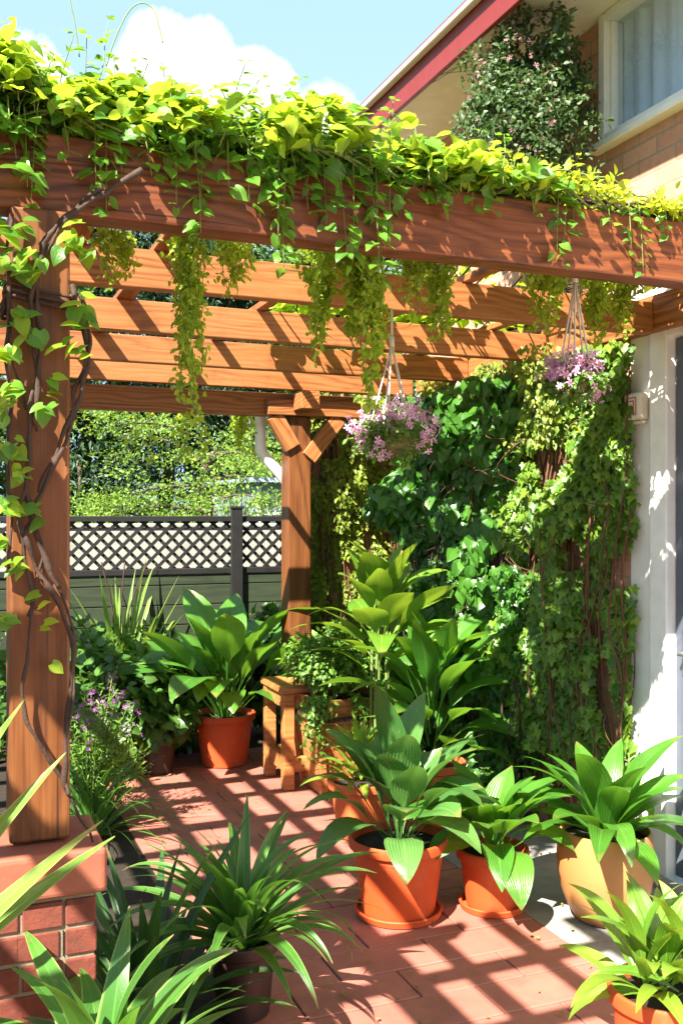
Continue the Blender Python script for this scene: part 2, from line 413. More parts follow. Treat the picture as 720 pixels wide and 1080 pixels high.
T_WIDE = grid_leaf([(0.0, 0.10), (0.12, 0.33), (0.4, 0.42), (0.7, 0.28), (0.9, 0.10), (1.0, 0.012)], 0.07, 0.22, 0.35, 0.06)

def lobed():
    ang = [(-90, .12), (-62, .42), (-28, .50), (2, .34), (28, .60), (52, .42), (70, .52), (90, .80)]
    pts = []
    for a, r in ang: pts.append((r*math.cos(R(a)), r*math.sin(R(a))))
    left = [(-x, y) for x, y in pts[::-1][1:-1]]
    ring = pts + left
    V = [(0, 0.3, 0.0)]; U = [(0.5, 0.4)]
    for x, y in ring:
        yy = y + 0.3
        V.append((x, yy, 0.22*abs(x) - 0.25*yy*yy)); U.append((0.5 + x, yy))
    n = len(ring)
    Fc = [(0, 1+i, 1+(i+1) % n) for i in range(n)]
    return np.array(V, float), Fc, U
T_IVY = lobed()
T_SMALL = (np.array([(0,0,0),(0.30,0.45,0.10),(0,1,-0.06),(-0.30,0.45,0.10)], float), [(0,1,2),(0,2,3)], [(0.5,0),(1,0.5),(0.5,1),(0,0.5)])
T_NARROW = (np.array([(0,0,0),(0.14,0.4,0.05),(0,1,-0.12),(-0.14,0.4,0.05)], float), [(0,1,2),(0,2,3)], [(0.5,0),(1,0.5),(0.5,1),(0,0.5)])
def flower():
    V = [(0,0,0)]; Fc = []; U = [(0.5,0.2)]
    for k in range(5):
        a = 2*math.pi*k/5; b = 0.42
        i = len(V)
        for (aa, r, z) in ((a-b, .42, .10), (a-b*.6, .95, .12), (a, 1.0, .05), (a+b*.6, .95, .12), (a+b, .42, .10)):
            V.append((r*math.cos(aa)*.5, r*math.sin(aa)*.5, z)); U.append((0.8, 0.8))
        Fc += [(0, i, i+1), (0, i+1, i+2), (0, i+2, i+3), (0, i+3, i+4)]
    return np.array(V, float), Fc, U
T_FLOWER = flower()

def norm(a):
    return a / np.maximum(np.linalg.norm(a, axis=-1, keepdims=True), 1e-9)

def scatter(name, tmpl, pos, axis, nrm, scl, mat, parent=None, loc=(0,0,0)):
    V, Fc, U = tmpl
    pos = np.asarray(pos, float) - np.asarray(loc, float)[None]
    n = len(pos); k = len(V)
    y = norm(np.asarray(axis, float)); z = np.asarray(nrm, float)
    z = z - (z*y).sum(1, keepdims=True)*y
    bad = np.linalg.norm(z, axis=1) < 1e-4
    z[bad] += np.array([0.3, 0.2, 0.9])
    z = norm(z); x = norm(np.cross(y, z))
    scl = np.broadcast_to(np.asarray(scl, float), (n,))
    P = V[None, :, 0:1]*x[:, None] + V[None, :, 1:2]*y[:, None] + V[None, :, 2:3]*z[:, None]
    P = pos[:, None] + P*scl[:, None, None]
    me = bpy.data.meshes.new(name)
    sizes = np.array([len(f) for f in Fc]); fl = np.array([i for f in Fc for i in f])
    me.vertices.add(n*k); me.vertices.foreach_set('co', P.reshape(-1))
    L = (fl[None] + (np.arange(n)*k)[:, None]).reshape(-1)
    me.loops.add(len(L)); me.loops.foreach_set('vertex_index', L.astype(np.int32))
    tot = np.tile(sizes, n); st = np.concatenate([[0], np.cumsum(tot)[:-1]])
    me.polygons.add(len(tot)); me.polygons.foreach_set('loop_start', st.astype(np.int32))
    try: me.polygons.foreach_set('loop_total', tot.astype(np.int32))
    except Exception: pass
    uv = me.uv_layers.new(name='UVMap')
    UV = np.array(U, float)[fl]
    uv.data.foreach_set('uv', np.tile(UV.reshape(-1), n))
    me.materials.append(mat)
    me.update(calc_edges=True); me.validate()
    me.polygons.foreach_set('use_smooth', np.ones(len(me.polygons), bool))
    o = bpy.data.objects.new(name, me)
    o.location = (0, 0, 0)
    return link(o, parent)

def rnd(n, s=1.0): return RNG.normal(0, s, (n, 3))

def clumpy(P, scale, thr, seed=0.0):
    keep = [noise.noise(Vector(p)*scale + Vector((seed, seed*1.7, -seed))) > thr for p in P]
    return P[np.array(keep)]

# ------------------------------------------------------------------ blades (big leaves)
def blade(mb, base, az, elev, L, W, kind='hosta', bend=1.4, fold=0.35, petiole=0.0, twist=0.0, nseg=14, power=1.3, side=0.0, wav=0.0, roll=0.0):
    base = Vector(base)
    cols = [-1, -0.62, -0.22, 0, 0.22, 0.62, 1] if W > 0.05 else [-1, -0.5, 0, 0.5, 1]
    p = base.copy(); prev = None; rows = []
    ds = L/nseg
    ph = random.random()*6.28
    for i in range(nseg+1):
        s = i/nseg
        if kind == 'hosta':
            fr_ = .14*s/petiole if s < petiole else .14 + .86*((s-petiole)/(1-petiole))**.9
        else: fr_ = s**power
        th = elev - bend*fr_
        a = az + side*s*s
        d = Vector((math.cos(a)*math.cos(th), math.sin(a)*math.cos(th), math.sin(th)))
        lat = Vector((-math.sin(a), math.cos(a), 0))
        up = lat.cross(d); up = -up if up.z < 0 and abs(th) < 1.5 else up
        tw = roll + twist*s
        lat2 = lat*math.cos(tw) + up*math.sin(tw); up2 = up*math.cos(tw) - lat*math.sin(tw)
        if s < petiole:
            w = 0.0045 + 0.10*W*(s/petiole)**6; fo = 0.9
        else:
            u = (s-petiole)/(1-petiole)
            if kind == 'hosta': w = W*0.5*(math.sin(math.pi*min(1, u**0.66))**0.8)
            elif kind == 'lily': w = W*0.5*min(1, (0.35+u*2.1))*(1-u**2.6)**0.9
            else: w = W*0.5*min(1, 0.72+u*1.2)*(1-u**2.0)**0.85
            fo = fold*(1-0.5*u)
            if petiole: w = max(w, 0.006*(1-u))
            w = max(w, 0.0012)
        row = []
        for c in cols:
            q = p + lat2*(c*w) + up2*(fo*abs(c)*w*(1.0-0.35*abs(c))) + up2*(wav*w*math.sin(ph+s*13)*c)
            row.append(len(mb.v)); mb.v.append(tuple(q))
        rows.append((row, s))
        p = p + d*ds
    nc = len(cols)
    for i in range(nseg):
        (A, s0), (B, s1) = rows[i], rows[i+1]
        for k in range(nc-1):
            u0 = (cols[k]+1)/2; u1 = (cols[k+1]+1)/2
            mb.face([A[k], A[k+1], B[k+1], B[k]], [(u0, s0), (u1, s0), (u1, s1), (u0, s1)])

def pot_profile(r_top, r_bot, h, rim=0.045, t=0.014):
    s = lambda z: r_bot + (r_top - 0.012 - r_bot)*z/h
    return [(0, 0.0), (r_bot-0.006, 0.0), (r_bot, 0.006), (s(h*0.5), h*0.5), (s(h-rim-0.004), h-rim-0.004), (s(h-rim)+0.004, h-rim-0.001), (r_top-0.001, h-rim+0.006),
            (r_top+0.001, h-0.012), (r_top-0.001, h-0.004), (r_top-0.006, h), (r_top-t, h-0.002), (r_top-t-0.004, h-0.03), (r_top-t-0.006, h-0.07)]

def pot(root, r_top, r_bot, h, mat, saucer=True, soil_drop=0.035, rim=0.045, z=0.0):
    z0 = z
    if saucer:
        sb = MB(); rs = r_bot + 0.028
        sb.lathe([(0, z), (rs-0.012, z), (rs-0.002, z+0.004), (rs+0.004, z+0.026), (rs, z+0.030), (rs-0.008, z+0.028), (rs-0.012, z+0.010), (0, z+0.010)], 48)
        sb.build('saucer', mat, root, True, 35)
        z0 = z + 0.011
    mb = MB(); mb.lathe([(r, zz+z0) for r, zz in pot_profile(r_top, r_bot, h, rim)], 56)
    mb.build('pot', mat, root, True, 35)
    so = MB(); n = 7
    prof = [(0, z0+h-soil_drop+0.008)] + [((r_top-0.019)*k/n, z0+h-soil_drop+0.008*(1-k/n)+random.uniform(-.002, .002)) for k in range(1, n+1)]
    so.lathe(prof[::-1], 40)
    ob = so.build('soil', M['soil'], root, True)
    return z0 + h - soil_drop

def rosette(mb, z, n, L, W, kind, e0=(20, 85), bend=(0.8, 1.6), petiole=0.0, r0=0.04, fold=0.35, lean=(0, 0), c=(0, 0), azr=None, wav=0.05, zs=0.0):
    ga = 2.39996
    a0 = random.random()*6.28
    for i in range(n):
        f = (i+0.5)/n
        az = a0 + i*ga + random.uniform(-.25, .25)
        el = e0[0] + (e0[1]-e0[0])*f + random.uniform(-7, 7)
        ln = L*random.uniform(0.72, 1.08)*(0.88+0.2*math.sin(math.pi*f))
        r = r0*(1-f)
        blade(mb, (c[0]+r*math.cos(az), c[1]+r*math.sin(az), z + zs*f), az, R(min(el, 88)), ln, W*random.uniform(0.82, 1.12), kind,
              random.uniform(*bend)*(1.15-0.35*f), fold*random.uniform(.7, 1.2), petiole*random.uniform(.85, 1.1), random.uniform(-.5, .5), 15, 1.35, random.uniform(-.25, .25), wav*random.uniform(.4, 1.3))

def leafy_ball(name, root, c, rad, n, size, mat, tmpl=T_SMALL, flat=(1, 1, 1), shell=0.35, thr=-0.12, nscale=9, seed=1.0, droop=0.0):
    """leaves in an uneven mound; coordinates local to root"""
    U = norm(rnd(n)); r = (shell + (1-shell)*RNG.random(n)**0.7)
    bumps = np.array([1 + 0.28*noise.noise(Vector(u)*2.2 + Vector((seed, 0, 0))) + 0.16*noise.noise(Vector(u)*5 + Vector((0, seed, 0))) for u in U])
    P = np.array(c) + U*(r*bumps)[:, None]*np.array(flat)*rad
    keep = np.array([noise.noise(Vector(p)*nscale + Vector((seed*3, 0, seed))) > thr for p in P])
    P, U = P[keep], U[keep]; n = len(P)
    ax = norm(U + rnd(n, .7) + np.array([0, 0, -droop])); nr = norm(U*0.7 + np.array([0, 0, 0.8]) + rnd(n, .5))
    return scatter(name, tmpl, P, ax, nr, size*RNG.uniform(.6, 1.3, n), mat, root)

# ================================================================== SETTING
g = MB(); g.box(-90, -40, -0.5, 90, 160, -0.03)
tag(g.build('ground', M['lawn']), kind='structure')
b = MB(); b.box(-3.2, 2.55, -0.2, 0.86, 7.15, 0.006); b.box(0.86, 6.46, -0.2, 2.9, 7.15, 0.006)
tag(b.build('soil_bed', M['soil']), kind='structure')
# terracotta paving: individual tiles on a grout bed
pv = MB()
pv.m = 1; pv.box(0.86, 2.0, -0.15, 2.15, 6.46, 0.004); pv.box(-3.0, -2.5, -0.15, 2.15, 2.0, 0.004); pv.box(0.3, 2.0, -0.15, 0.86, 2.55, 0.004)
pv.m = 0
TW, TD, GP = 0.40, 0.20, 0.006
row = 0; y = -2.5
while y < 6.44:
    xmin = 0.86 if y > 2.5 else (0.30 if y > 1.95 else -3.0)
    x = xmin - (0.2 if row % 2 else 0.0) - random.uniform(0, .02)
    while x < 2.14:
        x0, x1 = max(x, xmin)+GP/2, min(x+TW, 2.15)-GP/2
        if x1 - x0 > 0.03:
            z = 0.011 + random.uniform(-.0012, .0012); c = 0.003
            y0, y1 = y+GP/2, min(y+TD, 6.46)-GP/2
            t1, t2 = random.uniform(-.0008, .0008), random.uniform(-.0008, .0008)
            bb = len(pv.v)
            pv.v += [(x0,y0,0),(x1,y0,0),(x1,y1,0),(x0,y1,0),(x0,y0,z-c),(x1,y0,z-c),(x1,y1,z-c),(x0,y1,z-c),
                     (x0+c,y0+c,z+t1),(x1-c,y0+c,z+t2),(x1-c,y1-c,z-t1),(x0+c,y1-c,z-t2)]
            for q in ((0,1,5,4),(1,2,6,5),(2,3,7,6),(3,0,4,7),(4,5,9,8),(5,6,10,9),(6,7,11,10),(7,4,8,11),(8,9,10,11)):
                pv.face([bb+i for i in q])
        x += TW
    y += TD; row += 1
tag(pv.build('paving', [M['tile'], M['grout']]), kind='structure')
cs = MB(); cs.box(2.154, -2.5, -0.15, 2.86, 6.2, 0.007)
tag(cs.build('concrete_strip', M['concrete']), kind='structure')

# ================================================================== HOUSE
WX = 2.875
house = thing('house', (WX, 3.0, 0), 'brick house with white rendered lower wall, red fascia and upstairs window', 'house')
HO = (WX, 3.0, 0)
w = MB()
w.box(WX+.012, -2.5, 2.64, WX+.25, 5.65, 3.33); w.box(WX+.012, 3.83, 3.33, WX+.25, 5.65, 3.96); w.box(WX+.012, -2.5, 3.33, WX+.25, 1.7, 3.83)
w.box(WX+.012, 3.62, 0, WX+.25, 5.65, 2.64); w.box(WX+.25, 5.4, 0, WX+6, 5.65, 3.96)
w.build('brick_wall', M['brick'], house, offset=HO)
w = MB()
w.box(WX, 3.47, 0, WX+.25, 3.62, 2.64); w.box(WX, -2.5, 0, WX+.25, 2.28, 2.64); w.box(WX, 2.28, 2.49, WX+.25, 3.47, 2.64)
w.build('rendered_wall', M['render'], house, bevel=0.006, offset=HO)
fr = MB()
fr.box(WX-.018, 3.36, 0, WX+.13, 3.47, 2.49); fr.box(WX-.018, 2.28, 0, WX+.13, 2.40, 2.49); fr.box(WX-.018, 2.40, 2.37, WX+.13, 3.36, 2.49)
fr.build('door_frame', M['white'], house, bevel=0.006, offset=HO)
dr = MB(); dr.box(WX+.025, 2.405, 0.06, WX+.065, 3.352, 2.365)
for z0, z1 in ((0.25, 1.0), (1.15, 2.2)):
    for y0, y1 in ((2.52, 2.80), (2.90, 3.18)):
        dr.box(WX+.015, y0, z0, WX+.028, y1, z1)
door = dr.build('door', M['door'], house, bevel=0.004, offset=HO)
hd = MB(); hd.tube([(WX+.03, 3.28, 1.02), (WX-.02, 3.28, 1.02), (WX-.025, 3.16, 1.02)], 0.009, 10); hd.box(WX+.018, 3.255, .93, WX+.024, 3.305, 1.12)
hd.build('handle', M['metal'], door, True, 40, offset=HO)
th = MB(); th.box(WX-.06, 2.28, 0, WX-.0185, 3.48, 0.055); th.build('door_step', M['concrete'], house, bevel=0.006, offset=HO)
# upstairs window
wf = MB()
wf.box(WX-.02, 3.785, 3.36, WX+.10, 3.83, 3.965); wf.box(WX-.02, 1.70, 3.36, WX+.10, 1.745, 3.965); wf.box(WX-.02, 1.745, 3.925, WX+.10, 3.785, 3.965); wf.box(WX-.02, 1.745, 3.36, WX+.10, 3.785, 3.395)
wf.box(WX-.01, 2.74, 3.395, WX+.09, 2.79, 3.925)
wf.box(WX+.01, 3.765, 3.395, WX+.08, 3.785, 3.925)
win = wf.build('window', M['white'], house, bevel=0.005, offset=HO)
sl = MB(); sl.box(WX-.05, 1.62, 3.325, WX+.10, 3.88, 3.359); sl.build('sill', M['white'], win, bevel=0.006, offset=HO)
gm, gnt = new_mat('window_glass'); t = NT(gnt)
gb = t.n('ShaderNodeBsdfGlossy'); gb.inputs['Roughness'].default_value = 0.02
tb = t.n('ShaderNodeBsdfTransparent'); tb.inputs[0].default_value = (0.86, 0.92, 0.97, 1)
fz = t.n('ShaderNodeFresnel'); fz.inputs[0].default_value = 1.5
gg = t.n('ShaderNodeNewGeometry')
mx = t.n('ShaderNodeMixShader'); t.l(t.math('MULTIPLY', t.math('SUBTRACT', 1.0, gg.outputs['Backfacing']), t.math('ADD', t.math('MULTIPLY', fz.outputs[0], 1.0), 0.06)), mx.inputs[0]); t.l(tb.outputs[0], mx.inputs[1]); t.l(gb.outputs[0], mx.inputs[2]); t.out(mx.outputs[0])
pn = MB(); pn.box(WX+.040, 2.79, 3.395, WX+.046, 3.765, 3.925); pn.box(WX+.040, 1.745, 3.395, WX+.046, 2.74, 3.925); pn.build('pane', gm, win, offset=HO)
cu = MB(); nf = 130
for k in range(nf+1):
    yy = 1.76 + (3.76-1.76)*k/nf; xx = WX+.078 + .018*math.sin(k*.75+.6*math.sin(k*.21)) + .008*math.sin(k*1.9)
    cu.v += [(xx, yy, 3.36), (xx*1.0, yy, 3.955)]
    if k: a = 2*k; cu.face([a-2, a, a+1, a-1])
cu.build('curtain', M['curtain'], win, True, offset=HO)
rm = MB(); rm.box(WX+.30, 1.6, 3.2, WX+.34, 3.95, 3.96); rm.build('room_lining', M['room'], win, offset=HO)
# eaves
EX = 2.36
e = MB(); e.box(EX, -2.5, 3.968, WX+.3, 5.72, 3.99); e.build('soffit', M['soffit'], house, offset=HO)
e = MB(); e.box(EX-.028, -2.5, 3.872, EX-.002, 5.75, 4.035); e.build('fascia', M['fascia'], house, bevel=0.004, offset=HO)
e = MB(); e.hexa([(EX-.026,5.722,3.872),(WX+.4,5.722,3.90),(WX+.4,5.75,3.90),(EX-.026,5.75,3.872),(EX-.026,5.722,4.035),(WX+.4,5.722,4.30),(WX+.4,5.75,4.30),(EX-.026,5.75,4.035)])
e.build('bargeboard', M['fascia'], house, offset=HO)
e = MB()
prof = [(-.11*math.sin(a)*.5, -.055*math.cos(a)) for a in [R(x) for x in range(0, 100, 15)]]
e.box(EX-.075, -2.5, 4.022, EX-.03, 5.78, 4.052)
e.build('gutter', M['gutter'], house, bevel=0.01, offset=HO)
e = MB()
for k in range(9):
    x0 = EX-.05 + k*.30; z0 = 4.06 + k*.30*.42
    e.hexa([(x0,-2.5,z0),(x0+.34,-2.5,z0+.13),(x0+.34,5.8,z0+.13),(x0,5.8,z0),(x0,-2.5,z0+.025),(x0+.34,-2.5,z0+.15),(x0+.34,5.8,z0+.15),(x0,5.8,z0+.025)])
e.build('roof', M['rooftile'], house, offset=HO)

# box with a red emblem on the rendered wall
sg = thing('door_chime_box', (WX, 3.545, 2.09), 'small beige box with a red square emblem on the white wall', 'wall box')
s_ = MB(); s_.box(-.055, -.055, -.06, 0, .055, .06); s_.build('casing', M['beige'], sg, bevel=0.012, bevel_seg=3)
s_ = MB(); X = -.0575
for (y0, z0, y1, z1) in ((-.034,-.040,.034,-.035),(-.034,.035,.034,.040),(-.034,-.035,-.029,.035),(.029,-.035,.034,.035),
                        (-.016,.020,.016,.026),(-.016,-.026,.016,-.020),(-.010,-.003,.016,.003),(-.019,.003,-.013,.022),(-.019,-.022,-.013,-.003)):
    s_.box(X, y0, z0, -.054, y1, z1)
s_.build('emblem', M['emblem'], sg)
s_ = MB(); s_.box(-.03, -.045, -.078, 0, .045, -.0605); s_.build('base', M['beige'], sg, bevel=0.004)

# ================================================================== GARDEN WALL behind the small creeper
gw = MB(); gw.box(2.22, 6.15, 0, 2.98, 6.30, 2.38); gw.box(2.89, 5.67, 0, 3.10, 6.149, 2.38); gw.box(2.20, 6.13, 2.382, 3.0, 6.32, 2.43)
tag(gw.build('garden_wall', M['brick']), 'short brick garden wall joining the house end, overgrown by a small leaved creeper', 'wall')

# ================================================================== PERGOLA
perg = thing('pergola', (0.2165, 2.61, 0.78), 'red cedar pergola with wide front beam, parallel rafters and square posts', 'pergola')
PO = Vector((0.2165, 2.61, 0.78))
def beam(name, p0, p1, wd, ht, mat, parent=perg, bev=0.005, wob=0.0, base=PO):
    """square timber from p0 to p1 (centre line); local x runs along the grain"""
    p0, p1 = Vector(p0), Vector(p1); d = p1-p0; L = d.length; d.normalize()
    upv = Vector((0,0,1)) if abs(d.z) < .9 else Vector((0,1,0))
    ly = upv.cross(d).normalized(); lz = d.cross(ly)
    mb = MB(); n = max(1, int(L/0.25)); rings = []
    for i in range(n+1):
        x = L*i/n; oy = wob*math.sin(x*1.3+p0.y*2); oz = wob*math.cos(x*.9+p0.y)
        r = []
        for (sy, sz) in ((-1,-1),(1,-1),(1,1),(-1,1)):
            r.append(len(mb.v)); mb.v.append((x, sy*wd/2+oy, sz*ht/2+oz))
        rings.append(r)
    for i in range(n):
        for k in range(4): mb.face([rings[i][k], rings[i+1][k], rings[i+1][(k+1)%4], rings[i][(k+1)%4]])
    mb.face(rings[0]); mb.face(rings[-1][::-1])
    o = mb.build(name, mat, parent, bevel=bev)
    m = Matrix((( d.x, ly.x, lz.x, p0.x-base.x), (d.y, ly.y, lz.y, p0.y-base.y), (d.z, ly.z, lz.z, p0.z-base.z), (0,0,0,1)))
    o.matrix_local = m
    return o
WL = -2.4
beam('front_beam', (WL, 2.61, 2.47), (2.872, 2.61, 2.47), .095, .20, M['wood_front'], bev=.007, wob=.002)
for k, yy in enumerate((3.40, 4.20, 5.00, 5.72)):
    beam('rafter', (WL, yy, 2.452+.002*k), (2.80, yy, 2.452), .055, .135, M['wood'], wob=.003)
beam('end_beam', (WL, 5.87, 2.305), (2.06+.38, 5.87, 2.305), .08, .145, M['wood'], wob=.002)
beam('wall_plate', (2.837, 1.2, 2.475), (2.837, 5.66, 2.475), .07, .15, M['wood'])
beam('side_beam', (-.27, .95, 2.30), (-.27, 5.82, 2.30), .07, .15, M['wood'])
for yy in (1.8,): beam('rafter', (WL, yy, 2.446), (0.0, yy, 2.446), .055, .135, M['wood'])
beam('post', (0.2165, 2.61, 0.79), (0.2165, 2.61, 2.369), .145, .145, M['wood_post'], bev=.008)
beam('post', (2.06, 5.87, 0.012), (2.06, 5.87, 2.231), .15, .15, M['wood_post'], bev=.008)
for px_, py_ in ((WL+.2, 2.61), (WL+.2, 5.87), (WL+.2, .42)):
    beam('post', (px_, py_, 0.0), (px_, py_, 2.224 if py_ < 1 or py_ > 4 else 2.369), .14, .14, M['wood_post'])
beam('side_beam', (WL+.2, .35, 2.30), (WL+.2, 2.55, 2.30), .07, .15, M['wood'])
# bolster and knee braces at the far post
for xa, za, xb in ((-.05, 2.03, -.17), (.055, 1.97, .26)):
    beam('knee_brace', (2.06+xa, 5.80, za), (2.06+xb, 5.80, 2.229), .06, .10, M['wood'])
beam('bolster', (1.84, 5.79, 2.28), (2.46, 5.79, 2.28), .07, .095, M['wood'])
beam('bolster', (2.06, 5.60, 2.315), (2.06, 5.752, 2.315), .12, .11, M['wood'])

# mostly unseen lattice boards added to cast the patio sun patches; battens further right
for xx in (1.30, 1.90, 2.5): beam('batten', (xx, 2.662, 2.535), (xx, 5.9, 2.535), .045, .028, M['wood'], bev=.003)
for k in range(11):
    xx = -2.28+.298*k
    if xx < .05:
        beam('shade_lattice_board', (xx, 1.0, 2.533), (xx, 5.9, 2.533), .078, .022, M['wood'], bev=.003)
    else:
        beam('shade_lattice_board', (xx, 1.0, 2.533), (xx, (1.72-.375*xx)/.927, 2.533), .078, .022, M['wood'], bev=.003)
        beam('shade_lattice_board', (xx, 2.67, 2.533), (xx, 5.9, 2.533), .075, .022, M['wood'], bev=.003)
for yy, xe in ((1.04, .70), (1.42, .55), (2.2, .0), (3.0, .78), (3.8, .78), (4.6, .78), (5.36, .78)):
    beam('shade_lattice_board', (WL, yy, 2.557), (xe, yy, 2.557), .085, .022, M['wood'], bev=.003)

# brick plinth
pl = thing('brick_plinth', (0.2165, 2.61, 0), 'square brick plinth with terracotta coping under the near pergola post', 'plinth')
mb = MB(); H = .130; sc_ = H/.165
mb.box(-H+.006, -H+.006, 0, H-.006, H-.006, .668); core = mb.build('mortar_core', M['mortar'], pl)
mb = MB(); c = 0
for k in range(9):
    z0 = .003 + k*.0738; z1 = z0+.0640
    for side in range(4):
        sp = .045 if (k+side) % 2 else -.05
        for a, bb_ in ((-H+.0, sp), (sp, H-.077)):
            a += .004 if a > -H else 0; bb_ -= .004
            j = random.uniform(-.002, .002)
            if side == 0: mb.box(a, -H-j, z0, bb_, -H+.075, z1)
            elif side == 1: mb.box(H-.075, a, z0+.0003, H+j, bb_, z1-.0003)
            elif side == 2: mb.box(a, H-.075, z0+.0006, bb_, H+j, z1-.0006)
            else: mb.box(-H-j, a, z0+.0009, -H+.075, bb_, z1-.0009)
mb.build('brickwork', M['ped_brick'], pl, bevel=.004)
mb = MB(); mb.box(-.153, -.153, .67, .153, .153, .782); mb.build('coping', M['cap'], pl, bevel=.014, bevel_seg=3)

# rain pipe behind the far post
rp = MB(); rp.tube(catmull([(1.86, 5.98, 2.30), (1.86, 5.98, 2.06), (1.875, 5.98, 2.00), (2.03, 5.985, 1.83), (2.055, 5.985, 1.76), (2.055, 5.985, 1.6), (2.055, 5.985, .02)], 6), .036, 16)
tag(rp.build('rain_pipe', M['white'], None, True, 40), 'white bent rain pipe behind the far pergola post', 'pipe')

# ================================================================== FENCE
FY = 7.2
fence = thing('garden_fence', (0, FY, 0), 'dark board fence topped with black diamond lattice along the back of the garden', 'fence')
FO = (0, FY, 0)
fb = MB(); z = 0.06
while z < 1.16:
    fb.box(-4.6, FY-.012-random.uniform(0, .004), z, 5.0, FY+.012, min(z+.142, 1.17)); z += .148
fb.box(-4.6, FY+.0125, .04, 5.0, FY+.03, 1.165); fb.build('boards', M['fence_green'], fence, bevel=.004, offset=FO)
lt = MB(); z0, z1 = 1.215, 1.565; hh = z1-z0
for k in range(-8, 100):
    x = -4.6 + k*.104
    for sgn, yo in ((1, -.006), (-1, .006)):
        xa, xb = (x, x+hh) if sgn > 0 else (x+hh, x)
        wv = .017
        if x < -4.62 or x+hh > 5.0: continue
        y0, y1 = FY+yo-.005, FY+yo+.005
        lt.hexa([(xa-wv,y0,z0),(xa+wv,y0,z0),(xa+wv,y1,z0),(xa-wv,y1,z0),(xb-wv,y0,z1),(xb+wv,y0,z1),(xb+wv,y1,z1),(xb-wv,y1,z1)])
lt.build('lattice', M['black'], fence, offset=FO)
rl = MB(); rl.box(-4.6, FY-.028, 1.172, 5.0, FY+.028, 1.216); rl.box(-4.6, FY-.032, 1.564, 5.0, FY+.032, 1.605)
rl.build('rail', M['black'], fence, bevel=.004, offset=FO)
for xx in (-3.4, -1.6, 0.22, 2.035, 3.85):
    pm = MB(); pm.box(xx-.045, FY-.065, 0, xx+.045, FY-.034, 1.66); pm.box(xx-.052, FY-.072, 1.66, xx+.052, FY-.028, 1.68)
    pm.build('post', M['black'], fence, bevel=.004, offset=FO)

# ================================================================== SHED far behind the fence
shed = thing('garden_shed', (4.75, 11.2, 0), 'blue grey sheet metal shed seen over the lattice fence', 'shed')
mb = MB(); mb.box(-1.55, -.8, 0, 2.2, 1.2, 1.98)
mb.build('wall', M['shed'], shed)
mb = MB()
for k in range(36): mb.box(-1.56+k*.105, -.815, .05, -1.535+k*.105, -.801, 1.9)
for z in (1.62, 1.80): mb.box(-1.57, -.83, z, 2.2, -.816, z+.03)
for k in range(5): mb.box(-1.56+k*.52, -.835, .05, -1.52+k*.52, -.817, 1.93)
mb.build('batten_frame', M['white'], shed)
mb = MB(); mb.hexa([(-1.65,-.95,1.981),(2.3,-.95,1.981),(2.3,1.35,2.0),(-1.65,1.35,2.0),(-1.65,-.95,2.03),(2.3,-.95,2.03),(2.3,1.35,2.05),(-1.65,1.35,2.05)])
mb.build('roof', M['shed'], shed)

nw = MB(); nw.box(-6, 8.6, -.05, 3.0, 8.75, 1.50); nw.box(-6.02, 8.58, 1.502, 3.02, 8.77, 1.54)
M['far_wall'] = stone_mat('far_wall', (0.33, 0.32, 0.28), (0.22, 0.22, 0.19), 0.85, 5, 0.15, (0.2, 0.2, 0.17), 0.5)
tag(nw.build('boundary_wall', M['far_wall'], bevel=.01), 'pale rendered wall just beyond the lattice fence', 'wall')

# ================================================================== TREES
def tree(name, label, X, Y, h, cr, n, lsize, mat, shape='round', seed=0, tmpl=T_SMALL, z0=0.25, nlimb=14):
    root = thing(name, (X, Y, 0), label, 'tree', 'trees behind the fence')
    rr = random.Random(seed); tb = MB()
    pts = [(0.12*math.sin(k*1.3+seed), .12*math.cos(k*1.7+seed), h*k/8*.96) for k in range(9)]
    pts[0] = (0, 0, -.05)
    tb.tube(catmull(pts, 3), [max(.012, .022*h*(1-k/25.0)) for k in range(25)], 8)
    centers = []
    for i in range(nlimb):
        f = z0 + (0.97-z0)*(i+.5)/nlimb; az = i*2.4+rr.uniform(-.4, .4)
        if shape == 'cone': ln = cr*(1.02-f)**.8*rr.uniform(.75, 1.15); el = rr.uniform(-.25, .25)
        elif shape == 'spray': ln = cr*rr.uniform(.7, 1.2); el = rr.uniform(.1, .7)
        else: ln = cr*math.sqrt(max(.08, 1-((f-.62)/.45)**2))*rr.uniform(.65, 1.1); el = rr.uniform(.1, .6)
        p = Vector((0, 0, f*h)); L = [p.copy()]
        for k in range(5):
            e2 = el + (-.18*k if shape != 'round' else .03*k)
            p = p + Vector((math.cos(az)*math.cos(e2), math.sin(az)*math.cos(e2), math.sin(e2)))*ln/5
            L.append(p.copy())
            if k >= 1:
                for q in range(2): centers.append((p + Vector((rr.gauss(0, .16), rr.gauss(0, .16), rr.gauss(0, .13)))*ln*.8, az))
        tb.tube(L, [max(.006, .008*h*(1-k/6.2)) for k in range(6)], 5)
    tb.build('trunk', M['bark'], root, True)
    per = n//len(centers); P = []; A = []
    for c, az in centers:
        sg_ = cr*.13*rr.uniform(.6, 1.4)
        if shape == 'spray':
            q = rnd(per)*np.array([sg_*1.0, sg_*1.0, sg_*.28])
        elif shape == 'cone': q = rnd(per)*np.array([sg_, sg_, sg_*1.0])
        else: q = norm(rnd(per))*RNG.uniform(.3, 1.25, (per, 1))*sg_*1.25
        P.append(np.array(c)+q); A.append(np.tile([math.cos(az)*.6, math.sin(az)*.6, -.35 if shape != 'round' else .0], (per, 1)))
    P = np.concatenate(P); A = np.concatenate(A) + rnd(len(P), .6)
    scatter('crown', tmpl, P, A, rnd(len(P), .6)+np.array([0, 0, .7]), lsize*RNG.uniform(.6, 1.35, len(P)), mat, root)
    return root
def gx(px, D): p = at(px, 545, D); return p.x, p.y
